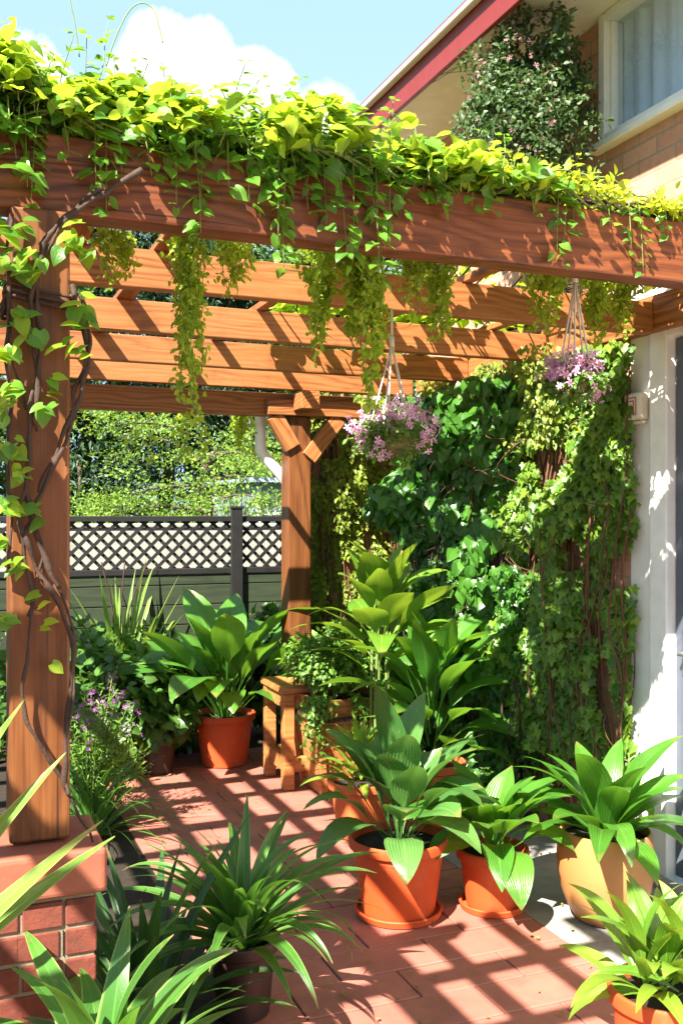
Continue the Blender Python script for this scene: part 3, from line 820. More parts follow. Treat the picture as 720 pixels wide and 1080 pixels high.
for i, (nm, lb, px, D, h, cr, n, ls, mt, sh) in enumerate([
    ('conifer', 'dark conifer left of the others, half hidden by the near post', 84, 13.2, 6.6, 1.5, 15000, .13, 'tree_dark', 'cone'),
    ('conifer', 'tall dark conifer above the middle of the lattice fence', 168, 13.6, 6.4, 1.45, 22000, .10, 'tree_dark', 'cone'),
    ('conifer', 'slender dark conifer left of the shed', 240, 14.6, 6.8, 1.5, 22000, .10, 'tree_dark', 'cone'),
    ('broadleaf_tree', 'dark green broadleaf tree rising behind the blue shed', 300, 15.5, 5.6, 2.2, 20000, .12, 'tree_mid', 'round'),
    ('broadleaf_tree', 'mid green broadleaf tree at the left end of the fence', -45, 12.6, 5.6, 2.3, 20000, .11, 'tree_mid', 'round'),
    ('broadleaf_tree', 'far broadleaf tree seen past the creeper above the garden wall', 400, 19.0, 6.0, 3.2, 16000, .16, 'tree_mid', 'round'),
    ('small_tree', 'sunlit yellow green small tree with arching sprays over the fence', 222, 10.9, 2.5, 1.4, 15000, .042, 'tree_bright', 'spray'),
    ('small_tree', 'low yellow green shrubby tree just over the left part of the fence', 85, 9.9, 1.6, .75, 8000, .042, 'tree_bright', 'spray'),
    ('small_tree', 'bright leafy small tree just left of the shed roof', 268, 12.6, 2.3, .9, 8000, .05, 'tree_bright', 'spray')]):
    X, Y = gx(px, D); tree(nm, lb, X, Y, h, cr, n, ls, M[mt], sh, i+3, T_NARROW if sh == 'cone' else T_SMALL, .12 if sh == 'cone' else .3, 26 if sh == 'cone' else 18)

# ================================================================== VINES
def X_at(px, Y):
    t_ = (px-CX)/F
    return Y*(SN+t_*CS)/(CS-t_*SN)
def Z_at(px, py, Y):
    t_ = (px-CX)/F; D = Y/(CS-t_*SN)
    return EYE-(py-HY)/F*D
ptop = [(-60, 66), (0, 66), (40, 80), (75, 92), (130, 92), (170, 98), (220, 118), (270, 122), (330, 120), (370, 140), (410, 158), (450, 172), (520, 172), (570, 182), (620, 200), (680, 214), (740, 222)]
VX = np.array([X_at(p, 2.6) for p, _ in ptop]); VZ = np.array([Z_at(p, y, 2.6) for p, y in ptop])
VX = np.concatenate([[-2.2], VX, [2.85]]); VZ = np.concatenate([[2.80], VZ, [VZ[-1]]])

def hang_strand(p, L, step, size, sway=.03, lean=(0, 0)):
    """a thin hanging shoot: returns stem points, leaf positions, axes, normals, sizes"""
    n = max(3, int(L/step)); pts = []; P = []; A = []; Nn = []; Sz = []
    p = np.array(p, float); d = np.array([lean[0], lean[1], -1.0])
    for i in range(n+1):
        pts.append(tuple(p))
        d = d + RNG.normal(0, sway/step*.02, 3); d[2] = -abs(d[2]) - .1; d = d/np.linalg.norm(d)
        if i > 0:
            for s_ in (-1, 1):
                if RNG.random() < .85:
                    a = RNG.uniform(0, 6.28)
                    ax = np.array([math.cos(a), math.sin(a)*.8-.25, -.45+RNG.normal(0, .3)])
                    P.append(p + ax*.012); A.append(ax); Nn.append(np.array([0, -.55, .8])+RNG.normal(0, .35, 3)); Sz.append(size*RNG.uniform(.6, 1.25)*(1-.35*i/n))
        p = p + d*step
    return pts, P, A, Nn, Sz

def rise_strand(p, L, step, size, bendx=0.0, bendy=0.0):
    n = max(3, int(L/step)); pts = []; P = []; A = []; Nn = []; Sz = []
    p = np.array(p, float); d = np.array([bendx, bendy, 1.0])
    for i in range(n+1):
        pts.append(tuple(p)); d = d + np.array([bendx*.12, bendy*.12, 0]) + RNG.normal(0, .09, 3); d = d/np.linalg.norm(d)
        if i > 0:
            for s_ in (-1, 1):
                a = RNG.uniform(0, 6.28); ax = np.array([math.cos(a), math.sin(a), .25])
                P.append(p+ax*.008); A.append(ax); Nn.append(np.array([0, -.3, .9])+RNG.normal(0, .3, 3)); Sz.append(size*RNG.uniform(.6, 1.2)*(1-.55*i/n))
        p = p + d*step
    return pts, P, A, Nn, Sz

# --- the broad leaved vine on the front beam
vine = thing('climbing_vine', (0.3, 2.61, 2.57), 'lush green vine with heart shaped leaves heaped along the top of the front beam', 'vine')
VO = (0.3, 2.61, 2.57)
def beam_cover(n, x0, x1, yc, ys, back=0.0, seed=0., lowfac=.0, thr=-.2, hmul=1.0):
    X = RNG.uniform(x0, x1, n); top = np.interp(X, VX, VZ)
    Y = yc + RNG.normal(0, ys, n) + np.abs(RNG.normal(0, 1, n))*back
    bump = np.array([noise.noise(Vector((x*4.2, y*3, seed))) for x, y in zip(X, Y)])
    hgt = (top-2.585)*hmul*np.clip(1-.9*((Y-yc)/.62)**2, .15, 1)
    z = 2.585 + hgt*(1+.55*bump)*RNG.random(n)**.55
    P = np.stack([X, Y, z], 1)
    return clumpy(P, 7.5, thr, seed)
stems = MB()
for k in range(16):
    x = -.2 + k*.13; pts = []
    for j in range(14):
        pts.append((x + j*.09, 2.60 + .06*math.sin(j*.9+k), 2.60 + .025*math.sin(j*1.7+k*2) + (.05 if k % 3 == 0 else 0)))
    stems.tube(catmull(pts, 3), .0025 + .0012*(k % 3), 6)
allP = []; allA = []; allN = []; allS = []
def addleaf(res, st=stems, rad=.0022):
    pts, P, A, Nn, Sz = res
    if st is not None: st.tube(pts, [rad*(1-.6*i/len(pts)) for i in range(len(pts))], 5)
    allP.extend(P); allA.extend(A); allN.extend(Nn); allS.extend(Sz)
# shoots drooping over the face of the beam; (px, length, y offset)
for (px, ln, sz) in [(8,.14,.055),(26,.22,.06),(40,.26,.05),(-15,.2,.06),(66,.10,.055),(100,.18,.06),(112,.25,.05),(124,.16,.06),(150,.14,.06),(172,.13,.055),(186,.22,.055),(206,.30,.05),(214,.24,.055),(240,.16,.06),
                     (262,.20,.055),(276,.15,.06),(294,.28,.055),(304,.34,.045),(318,.18,.06),(340,.22,.06),(356,.28,.055),(372,.32,.06),(384,.30,.055),(396,.34,.055),(410,.22,.055),(428,.16,.05),(446,.12,.05),
                     (470,.10,.045),(500,.09,.04),(520,.13,.045),(560,.10,.04),(588,.22,.045),(598,.26,.04),(606,.15,.045),(640,.10,.04),(662,.18,.04),(672,.24,.035),(700,.10,.04)]:
    x = X_at(px, 2.545); addleaf(hang_strand((x, 2.545, 2.62), ln, .034, sz, .03, (RNG.normal(0, .12), -.05)))
for k in range(20):
    x = RNG.uniform(-.1, 1.35); addleaf(hang_strand((x, 2.548-RNG.random()*.03, 2.63), RNG.uniform(.05, .15), .03, .058, .03, (RNG.normal(0, .25), -.15)))
# upright shoots against the sky
for k in range(95):
    x = RNG.uniform(-.12, 1.5); Y = 2.58+RNG.normal(0, .09); zt_ = float(np.interp(x, VX, VZ))
    addleaf(rise_strand((x, Y, zt_-.12), RNG.uniform(.10, .24), .034, .048, RNG.normal(0, .35), RNG.normal(0, .2)))
for (px, y0, y1, sz, bx) in [(42,90,42,.045,.1),(20,85,48,.05,-.1),(64,95,60,.05,.15),(88,95,28,.05,.2),(100,95,5,.045,.25),(120,100,50,.045,.05),(150,105,62,.045,.2),(172,110,62,.05,.1),(190,112,90,.045,-.1),(228,120,84,.045,.0),(240,122,95,.05,.1),
                             (262,124,96,.04,0),(304,122,96,.035,.05),(330,122,104,.04,0),(360,135,112,.035,.1),(400,158,130,.035,.1),(60,90,20,.05,.0),(4,75,10,.05,.15),(438,170,148,.03,0),(478,172,150,.03,.1),(540,176,156,.03,0)]:
    Y = 2.6 + RNG.uniform(-.08, .1); x = X_at(px, Y); za, zb = Z_at(px, y0, Y)-.05, Z_at(px, y1, Y)
    addleaf(rise_strand((x, Y, za), zb-za, .036, sz, bx*.5, 0))
# two curling tendrils
for (px, pts_) in ((0, [(112,70),(122,40),(136,12),(150,3),(162,10),(168,28),(172,45)]), (1, [(84,60),(78,20),(70,-12),(60,-30)])):
    stems.tube(catmull([at(a, b_, 2.5) for a, b_ in pts_], 6), .0018, 5)
stems.build('stem', M['greenstem'], vine, True, offset=VO)
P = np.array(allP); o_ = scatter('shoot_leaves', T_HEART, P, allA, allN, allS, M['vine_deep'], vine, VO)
P = beam_cover(11500, -.12, 1.50, 2.59, .09, .04, 3.0, thr=.05, hmul=.88)
n = len(P); up = np.stack([RNG.normal(0, .45, n), -.25+RNG.normal(0, .45, n), np.full(n, .85)], 1)
scatter('foliage', T_HEART, P, rnd(n)*np.array([1, 1, .45])+np.array([0, -.25, -.1]), up, RNG.uniform(.026, .058, n), M['vine'], vine, VO)
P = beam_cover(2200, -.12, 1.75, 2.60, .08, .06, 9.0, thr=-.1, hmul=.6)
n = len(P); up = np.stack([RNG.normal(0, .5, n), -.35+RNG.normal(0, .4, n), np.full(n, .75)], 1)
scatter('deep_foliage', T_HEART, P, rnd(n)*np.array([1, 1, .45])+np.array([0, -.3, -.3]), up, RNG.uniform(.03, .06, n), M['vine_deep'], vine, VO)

# --- yellow creeper on the right of the beam and the roof behind it
yc = thing('yellow_creeper', (1.9, 2.7, 2.57), 'feathery bright yellow creeper over the right half of the front beam', 'creeper')
YO = (1.9, 2.7, 2.57)
P = beam_cover(15000, 1.15, 2.86, 2.64, .09, .16, 5.0, thr=-.14, hmul=.85)
n = len(P)
scatter('foliage', T_OVAL, P, rnd(n)*np.array([1, 1, .7])+np.array([0, -.2, .15]), rnd(n, .6)+np.array([0, -.2, .7]), RNG.uniform(.022, .046, n), M['vine_yellow'], yc, YO)
st = MB(); allP, allA, allN, allS = [], [], [], []
for k in range(110):
    x = RNG.uniform(1.3, 2.8); ztop = float(np.interp(x, VX, VZ))
    addleaf(rise_strand((x, 2.62+RNG.normal(0, .07), 2.59), (ztop-2.56)*RNG.uniform(.5, 1.15), .022, .032, RNG.normal(0, .3), RNG.normal(0, .2)), st, .0016)
scatter('shoot_leaves', T_OVAL, allP, allA, allN, allS, M['vine_yellow'], yc, YO)
for k in range(14):
    x = 1.2 + k*.11
    st.tube(catmull([(x+j*.06, 2.62+.05*math.sin(j+k), 2.60+.02*math.sin(j*1.7+k)) for j in range(10)], 3), .004, 5)
st.build('stem', M['stem'], yc, True, offset=YO)

# --- thin leaf cover added on the roof to shade the wall and climbers
rv = thing('roof_shade_vine', (1.7, 4.2, 2.56), 'patchy green vine added on top of the pergola rafters to shade the wall', 'vine')
P = np.stack([RNG.uniform(1.45, 2.85, 2000), RNG.uniform(3.8, 5.1, 2000), 2.565+np.abs(RNG.normal(0, .055, 2000))], 1)
P = clumpy(P, 2.1, -.10, 2.0)
Q = np.stack([RNG.uniform(1.2, 2.85, 1900), RNG.uniform(2.7, 3.3, 1900), 2.565+np.abs(RNG.normal(0, .05, 1900))], 1)
P = clumpy(np.concatenate([P, Q]), 6.5, -.02, 6.)
n = len(P)
scatter('foliage', T_HEART, P, rnd(n)*np.array([1, 1, .3]), rnd(n, .35)+np.array([0, 0, 1]), RNG.uniform(.05, .09, n), M['vine'], rv, (1.7, 4.2, 2.56))
st = MB()
for k in range(18):
    x = 1.45+k*.075; st.tube(catmull([(x+.10*math.sin(j*.8+k), 2.75+j*.24, 2.575+.01*math.sin(j*2+k)) for j in range(10)], 3), .0045, 5)
st.build('stem', M['stem'], rv, True, offset=(1.7, 4.2, 2.56))

# --- hanging trails of tiny leaves behind the beam
def trail(name, label, px, w, ytop, ybot, Y, n, size, mat, taper=.6, ns=13):
    x = X_at(px, Y); zt, zb = Z_at(px, ytop, Y), Z_at(px, ybot, Y); D = Y/(CS-(px-CX)/F*SN); W = w*D/F/2
    zt = max(zt, 2.52)
    n = int(n*.95); size *= .85; zb -= .06
    root = thing(name, (x, Y, zt), label, 'creeper', 'leafy trails hanging from the pergola')
    st = MB(); P = []
    per = n//ns
    for k in range(ns):
        ox, oy = RNG.normal(0, W*.55), RNG.normal(0, W*.50); L = (zt-zb)*(1-taper*abs(ox)/max(W, .001)*RNG.uniform(.4, 1.1)*.7)*(1 if k == 0 else RNG.uniform(.35, 1.0))
        ph = RNG.uniform(0, 6.28); q = []
        for j in range(9):
            s_ = j/8; q.append((ox*(1-.45*s_)+.02*math.sin(s_*5+ph), oy*(1-.4*s_)+.02*math.cos(s_*4+ph), -L*s_))
        q = catmull(q, 3); st.tube(q, .0014, 4, False)
        s_ = RNG.random(per)**.85; idx = np.clip((s_*(len(q)-1)).astype(int), 0, len(q)-1)
        Q = np.array([tuple(q[i]) for i in idx]); sp = (.015*(1-.4*s_))[:, None]
        P.append(Q + rnd(per)*sp*np.array([1, 1, 1.0]))
    st.build('stem', M['greenstem'], root, True)
    P = np.concatenate(P); m_ = len(P)
    scatter('foliage', T_OVAL, P, rnd(m_, .8)+np.array([0, -.2, -.7]), rnd(m_, .6)+np.array([-.2, -.5, .5]), size*RNG.uniform(.6, 1.3, m_), mat, root)
    return root
for (lb, px, w, yt, yb, Y, n, sz, mt) in [
    ('long dense trail of tiny leaves hanging left of the middle of the rafters', 203, 40, 245, 445, 2.95, 1500, .026, 'trail'),
    ('broad dense green trail hanging in front of the left flower basket', 386, 52, 255, 425, 2.90, 2300, .027, 'trail'),
    ('short yellow green trail hanging beside the near post', 122, 40, 250, 292, 3.1, 420, .026, 'vine_yellow'),
    ('small wisp of leaves between the two long hanging trails', 246, 40, 250, 300, 3.0, 450, .026, 'vine_yellow'),
    ('medium trail of yellow green leaves just left of the broad trail', 335, 40, 255, 365, 2.98, 900, .027, 'trail'),
    ('yellow green trail hanging right of the left flower basket cords', 462, 40, 270, 345, 3.05, 750, .026, 'trail'),
    ('yellow trail hanging left of the right flower basket cords', 578, 40, 285, 348, 2.98, 700, .026, 'vine_yellow'),
    ('yellow trail hanging right of the right flower basket cords', 632, 50, 290, 350, 3.05, 950, .027, 'vine_yellow'),
    ('yellow trail at the meeting of rafter and wall plate', 656, 30, 292, 345, 3.12, 600, .026, 'vine_yellow'),
    ('thin yellow wisp hanging above the middle rafters', 435, 28, 260, 320, 3.0, 350, .025, 'vine_yellow')]:
    trail('hanging_trail', lb, px, w, yt, yb, Y, n, sz, M[mt])
# fringe of bright leaves under the end beam
fg = thing('creeper_fringe', (1.2, 5.98, 2.4), 'fringe of bright creeper leaves hanging behind the far end beam', 'creeper')
P = []; st = MB()
for k in range(28):
    x = RNG.uniform(.2, 1.95); L = abs(RNG.normal(.18, .10))+.04
    if noise.noise(Vector((x*2.4, 3.3, 0))) < -.15: L *= .35
    st.tube([(x-1.2, .02, 0), (x-1.2+.01, .03, -L-.1)], .0015, 4, False)
    m_ = int(L*130)+4; P.append(np.stack([x-1.2+RNG.normal(0, .022, m_), .03+RNG.normal(0, .025, m_), -.06-RNG.random(m_)*(L+.06)], 1))
st.build('stem', M['greenstem'], fg)['kind'] = 'stuff'; P = np.concatenate(P); n = len(P)
scatter('foliage', T_OVAL, P, rnd(n, .7)+np.array([0, 0, -.6]), rnd(n, .6)+np.array([0, -.4, .6]), RNG.uniform(.025, .05, n), M['vine_yellow'], fg)

# --- woody twining stems round the near post
tv = thing('twining_vine', (0.20, 2.53, 0.79), 'dark woody vine stems twisted round the near post with a few heart shaped leaves', 'vine')
TO = (0.20, 2.53, 0.79)
st = MB()
FYP = 2.522
def on_post(px, py, off=0.0):
    Y = FYP - off; return (X_at(px, Y), Y, Z_at(px, py, Y))
paths = [([(150,178),(120,198),(100,210),(72,228),(52,248),(42,275),(38,305),(42,345),(41,400),(33,455),(29,505),(33,545),(48,590),(62,620)], .0085),
         ([(108,196),(86,214),(66,238),(48,268),(36,300),(33,340),(38,390),(31,440),(30,500),(20,540),(26,580),(34,640),(28,700),(24,740),(36,775),(62,815),(74,838)], .006),
         ([(76,300),(82,330),(93,365),(90,395),(82,425),(68,468),(48,510),(36,540),(28,566),(40,600),(66,645),(78,690),(73,740),(69,800),(70,832)], .0075),
         ([(84,310),(94,345),(92,378),(80,408),(74,440),(58,480),(40,520)], .006),
         ([(60,618),(74,650),(79,700),(74,760),(66,815),(78,850),(95,880),(104,930)], .0045),
         ([(13,225),(8,270),(10,320),(7,370),(12,430),(8,480),(12,540),(10,600)], .005),
         ([(9,310),(14,380),(28,430),(40,455)], .004), ([(24,535),(45,570),(40,610),(30,650)], .004)]
for pts, rd in paths:
    q = catmull([on_post(a, b_, .006+.012*abs(math.sin(i*1.3+rd*900))) for i, (a, b_) in enumerate(pts)], 6)
    q = [p + Vector((.0025*math.sin(i*.9), .003*math.cos(i*.7), 0)) for i, p in enumerate(q)]
    st.tube(q, [rd*(.85+.25*math.sin(i*.8)) for i in range(len(q))], 8)
# loops right round the post
for z0, rr_ in ((2.145, .006), (2.13, .005), (2.16, .004)):
    loop = []
    for k in range(9):
        a = 2*math.pi*k/8
        loop.append((.2165+.098*max(-.80, min(.80, 1.3*math.cos(a))), 2.61+.112*max(-.80, min(.80, 1.3*math.sin(a))), z0+.012*math.sin(a*2)))
    st.tube(catmull(loop, 5), rr_, 7)
st.build('stem', M['stem'], tv, True, offset=TO)
allP, allA, allN, allS = [], [], [], []
for (px, py, k_, spread, sz) in [(28,185,3,16,.07),(14,280,9,16,.06),(35,262,4,10,.06),(32,285,5,10,.06),(14,330,7,14,.055),(36,350,4,9,.055),(8,370,8,10,.05),(14,405,10,14,.045),(82,322,6,9,.06),(88,342,5,8,.055),(66,370,3,8,.06),(76,375,4,10,.055),(56,402,3,7,.045),(62,420,4,8,.05),
                              (8,430,6,10,.045),(48,428,3,7,.05),(12,475,12,10,.042),(22,500,8,8,.04),(10,530,9,9,.045),(44,540,4,9,.05),(6,570,6,8,.05),(14,600,5,9,.05),(40,628,3,10,.04),(46,660,2,8,.04),(52,702,2,6,.04),(10,650,4,8,.045),(80,245,5,14,.055),(90,270,4,12,.055),(30,235,3,10,.06),(3,245,8,14,.06)]:
    for _ in range(k_):
        a, b_ = px+RNG.normal(0, spread*.5), py+RNG.normal(0, spread*.6)
        allP.append(on_post(a, b_, RNG.uniform(.012, .06))); an = RNG.uniform(0, 6.28)
        allA.append((math.cos(an), -.2, math.sin(an)*.6-.35)); allN.append((RNG.normal(-.2, .3), -.5, .7)); allS.append(sz*RNG.uniform(.55, .95))
h_ = len(allP)//2; idx = RNG.permutation(len(allP)); g_ = lambda L, I: [L[i] for i in I]
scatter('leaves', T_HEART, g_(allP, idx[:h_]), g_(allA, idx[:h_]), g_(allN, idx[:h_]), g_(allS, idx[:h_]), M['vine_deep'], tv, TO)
scatter('young_leaves', T_HEART, g_(allP, idx[h_:]), g_(allA, idx[h_:]), g_(allN, idx[h_:]), g_(allS, idx[h_:]), M['vine'], tv, TO)

# --- vines climbing the house wall
def wall_vine(name, label, y0, y1, z0, z1, n, size, mat, tmpl, depth, seed, thr, ns, stemmat, ztopf=None, axw=(-.35, -.25, -.9), nrm=(-.8, -.45, .55), stem_r=.005, nscale=5.0):
    root = thing(name, (WX, (y0+y1)/2, 0), label, 'climber')
    off = (WX, (y0+y1)/2, 0); st = MB()
    for k in range(ns):
        y = RNG.uniform(y0, y1); pts = []; m_ = 12; yy = y; top = z1*RNG.uniform(.75, 1.0)
        dp = RNG.uniform(.015, depth*.7)
        for j in range(m_+1):
            s_ = j/m_; yy += RNG.normal(0, .035); yy = min(max(yy, y0), y1)
            pts.append((WX-.01-dp*(.25+.75*math.sin(math.pi*min(1, s_*1.05)))-.02*math.sin(j*1.3+k), yy, s_*top))
        r_ = stem_r*RNG.uniform(.5, 1.3); st.tube(catmull(pts, 4), r_, 5)
    for k in range(ns//2):                                  # crossing twigs
        y = RNG.uniform(y0, y1); z = RNG.uniform(z0, z1*.9); pts = [(WX-depth*RNG.uniform(.2, .9), y, z)]
        for j in range(5):
            pts.append((WX-depth*RNG.uniform(.25, 1.0), min(max(pts[-1][1]+RNG.normal(0, .09), y0), y1), pts[-1][2]-RNG.uniform(.0, .13)))
        st.tube(catmull(pts, 4), stem_r*.45, 4)
    st.build('stem', stemmat, root, True, offset=off)
    Y = RNG.uniform(y0, y1, n); Z = z0 + (z1-z0)*RNG.random(n)**.9
    bul = np.array([.55+.75*noise.noise(Vector((y*2.6, z*2.6, seed)))+.35*noise.noise(Vector((y*7, z*7, seed))) for y, z in zip(Y, Z)])
    edge = np.clip(np.minimum(Y-y0+.05, y1-Y+.12)/.16, .25, 1)
    X = WX - .02 - depth*np.clip(bul, .08, 1.3)*edge*RNG.uniform(.55, 1.0, n)
    P = np.stack([X, Y+RNG.normal(0, .02, n), Z], 1)
    keep = np.array([noise.noise(Vector((y*nscale, z*nscale*.8, seed+5))) > thr + (.35 if ztopf and z > ztopf(y) else 0) for x, y, z in P])
    P = P[keep]; m_ = len(P)
    scatter('foliage', tmpl, P, rnd(m_, .42)+np.array(axw), rnd(m_, .35)+np.array(nrm), size*RNG.uniform(.55, 1.25, m_), mat, root, off)
    return root
wall_vine('ivy', 'light green ivy with bare reddish brown stems on the wall beside the white door frame', 3.57, 4.62, .35, 2.38, 11500, .046, M['ivy_light'], T_IVY, .19, 1.0, -.24, 50, M['redstem'], stem_r=.0045)
wall_vine('broad_leaved_climber', 'dark glossy broad leaved climber in the middle of the shaded wall', 4.45, 5.75, .15, 2.36, 8800, .076, M['ivy_dark'], T_WIDE, .34, 4.0, -.32, 30, M['stem'], axw=(-.3, -.2, -.95), nrm=(-.75, -.55, .5))
wall_vine('ivy', 'small leaved ivy low in the dark corner under the broad leaved climber', 4.2, 5.0, .2, 1.35, 2200, .045, M['ivy_dark'], T_IVY, .30, 7.0, -.25, 16, M['stem'])
# bright fringe along the top of the climber, under the wall plate
wall_vine('top_creeper', 'yellow green creeper along the top of the wall under the wall plate', 3.66, 5.4, 1.95, 2.44, 3000, .034, M['creeper'], T_OVAL, .30, 12.0, -.10, 12, M['redstem'])
# small leaved creeper on the garden wall
sc = thing('small_leaved_creeper', (2.5, 6.14, 0), 'dense curtain of tiny yellow green leaves on the garden wall right of the far post', 'creeper')
n = 17000; X = RNG.uniform(2.13, 2.92, n); Z = .1+2.42*RNG.random(n)**.85
bul = np.array([.5+.9*noise.noise(Vector((x*3.5, z*2.5, 2.2)))+.4*noise.noise(Vector((x*9, z*7, 1))) for x, z in zip(X, Z)])
Y = 6.13-.03-.22*np.clip(bul, .08, 1.4)*RNG.uniform(.6, 1, n)*np.clip((X-2.05)/.2, .4, 1)
P = clumpy(np.stack([X, Y, Z], 1), 9, -.22, 4.0); m_ = len(P)
scatter('foliage', T_OVAL, P, rnd(m_, .55)+np.array([0, -.4, -.8]), rnd(m_, .45)+np.array([-.3, -.8, .5]), RNG.uniform(.02, .048, m_), M['creeper'], sc, (2.5, 6.14, 0))
st = MB()
for k in range(40):
    x = RNG.uniform(2.2, 2.9); st.tube(catmull([(x+RNG.normal(0, .03), 6.10-RNG.random()*.06, z) for z in np.linspace(0, 2.4, 9)], 3), .004, 5)
st.build('stem', M['redstem'], sc, True, offset=(2.5, 6.14, 0))

# rambler under the eaves
rb = thing('flowering_rambler', (2.60, 3.98, 2.64), 'dense dark rambler with dusty pink flowers beside the upstairs window', 'climber')
n = 15000; U = norm(rnd(n)); rr_ = .45+.55*RNG.random(n)**.6
bm_ = np.array([1+.45*noise.noise(Vector(u)*2.3+Vector((3, 1, 0)))+.25*noise.noise(Vector(u)*5) for u in U])
P = U*(rr_*bm_)[:, None]*np.array([.27, .40, .47])+np.array([-.06, -.02, .84]); P = clumpy(P, 9, -.14, 2.0); m_ = len(P)
scatter('foliage', T_OVAL, P, rnd(m_), rnd(m_, .6)+np.array([-.4, -.4, .6]), RNG.uniform(.018, .036, m_), M['rose'], rb)
U = norm(rnd(330)); U[:, 0] = -np.abs(U[:, 0]); P = U*np.array([.28, .42, .49])+np.array([-.06, -.02, .84]); P = clumpy(P, 6, -.05, 8.); m_ = len(P)
scatter('flowers', T_FLOWER, P, rnd(m_), P-np.array([-.06, 0, .84])+rnd(m_, .1), RNG.uniform(.014, .026, m_), M['rosy'], rb)
st = MB()
for k in range(9): st.tube(catmull([(.22, RNG.uniform(-.1, .1), -.1), (.16, RNG.uniform(-.12, .12), .2), (RNG.uniform(-.05, .1), RNG.uniform(-.15, .15), .6), (RNG.uniform(-.2, .05), RNG.uniform(-.2, .2), RNG.uniform(.75, 1.05))], 5), .004, 5)
for k in range(5): st.tube(catmull([(-.1, RNG.normal(.1, .15), 1.0), (-.16, RNG.normal(.15, .2), 1.15), (-.2, RNG.normal(.2, .25), 1.28)], 4), .0015, 4)
st.build('stem', M['stem'], rb, True)

# ================================================================== HANGING BASKETS
def basket(label, px, py, Y, rad, ztop, seed):
    x = X_at(px, Y); z = Z_at(px, py, Y)
    root = thing('hanging_basket', (x, Y, z), label, 'hanging basket', 'flower baskets hanging from the pergola')
    mb = MB(); mb.lathe([(0, -rad*.62), (rad*.40, -rad*.55), (rad*.66, -rad*.25), (rad*.74, .0), (rad*.70, .012), (rad*.62, -.01), (0, -.01)], 28)
    mb.build('bowl', M['moss'], root, True)
    for k in range(5):
        a = 2*math.pi*k/5+.3; cm = MB()
        p1 = Vector((rad*.74*math.cos(a), rad*.74*math.sin(a), 0)); p2 = Vector((0, 0, .36))
        q = [p1.lerp(p2, s_) + Vector((0, 0, -.012*math.sin(math.pi*s_))) for s_ in np.linspace(0, 1, 9)]
        cm.tube(q, .0035, 6); cm.build('cord', M['cord'], root, True)
    cm = MB(); cm.tube([(0, 0, .36), (0, 0, ztop-z)], .005, 6); cm.tube([(0, 0, .345), (0, 0, .385)], .010, 8); cm.build('hanger', M['cord'], root, True)
    n = 1700; U = norm(rnd(n)); bl = np.array([1+.5*noise.noise(Vector(u)*2.4+Vector((seed, 0, 0))) for u in U])
    P = U*(bl*(.45+.6*RNG.random(n)**.6))[:, None]*np.array([1, 1, .62])*rad+np.array([0, 0, .0])
    P = clumpy(P, 16, -.15, seed); m_ = len(P)
    scatter('foliage', T_OVAL, P, P+rnd(m_, .06)+np.array([0, 0, -.02]), rnd(m_, .5)+np.array([-.2, -.3, .7]), RNG.uniform(.014, .03, m_), M['herb'], root)
    C = []
    for k in range(34):
        a = k*2.4+RNG.normal(0, .3); e_ = RNG.uniform(-.40, 1.2); rr = rad*RNG.uniform(.70, 1.32)
        C.append(np.array([rr*math.cos(a)*math.cos(e_), rr*math.sin(a)*math.cos(e_), rr*.8*math.sin(e_)]))
    P = np.concatenate([c+rnd(11, .017)*np.array([1, 1, 1.3]) for c in C]); m_ = len(P)
    fl_ = scatter('flowers', T_FLOWER, P, rnd(m_), P+np.array([0, 0, rad*.3])+rnd(m_, rad*.4), RNG.uniform(.020, .036, m_), M['pink'], root)
    fl_['kind'] = 'stuff'
    return root
basket('basket of lilac pink flowers hanging before the dark climber, left of the pair', 413, 462, 3.36, .130, 2.39, 2.)
basket('basket of lilac pink flowers on white cords near the white wall', 606, 404, 2.80, .086, 2.56, 9.)

# ================================================================== POTTED PLANTS
def gpt(px, py):
    D = F*EYE/(py-HY); p = at(px, py, D); return (p.x, p.y)
def potted(name, label, xy, pargs, z0=0.012, group='potted plants around the patio', **kw):
    root = thing(name, (xy[0], xy[1], z0), label, 'potted plant', group, kw.pop('rz', 0))
    return root, (pot(root, *pargs, **kw) if pargs else 0)

# centre hosta
r, z = potted('potted_hosta', 'grey green hosta in the big orange pot with saucer, foremost beside the wall', (1.68, 3.55), (.20, .145, .30, M['terracotta']))
mb = MB(); rosette(mb, z, 24, .52, .165, 'hosta', (54, 88), (.7, 1.8), .48, .05, .30, wav=.08); 
for az, el, L in ((R(250), 30, .40), (R(200), 40, .5), (R(290), 45, .5)): blade(mb, (0, 0, z), az, R(el), L, .15, 'hosta', 1.7, .3, .35)
blade(mb, (0, 0, z), R(200), R(86), .66, .17, 'hosta', .35, .25, .5); blade(mb, (0, .02, z), R(20), R(84), .62, .16, 'hosta', .6, .25, .5)
mb.build('foliage', M['hosta_grey'], r, True)
# right orange pot
r, z = potted('potted_hosta', 'dark green hosta in the smaller orange pot between the big orange and the tan pot', (2.06, 3.46), (.148, .105, .235, M['terracotta']))
mb = MB(); rosette(mb, z, 28, .46, .15, 'hosta', (38, 88), (.9, 2.0), .36, .05, .3, wav=.08)
blade(mb, (0, 0, z), R(245), R(40), .42, .125, 'hosta', 1.9, .3, .3)
mb.build('foliage', M['hosta'], r, True)
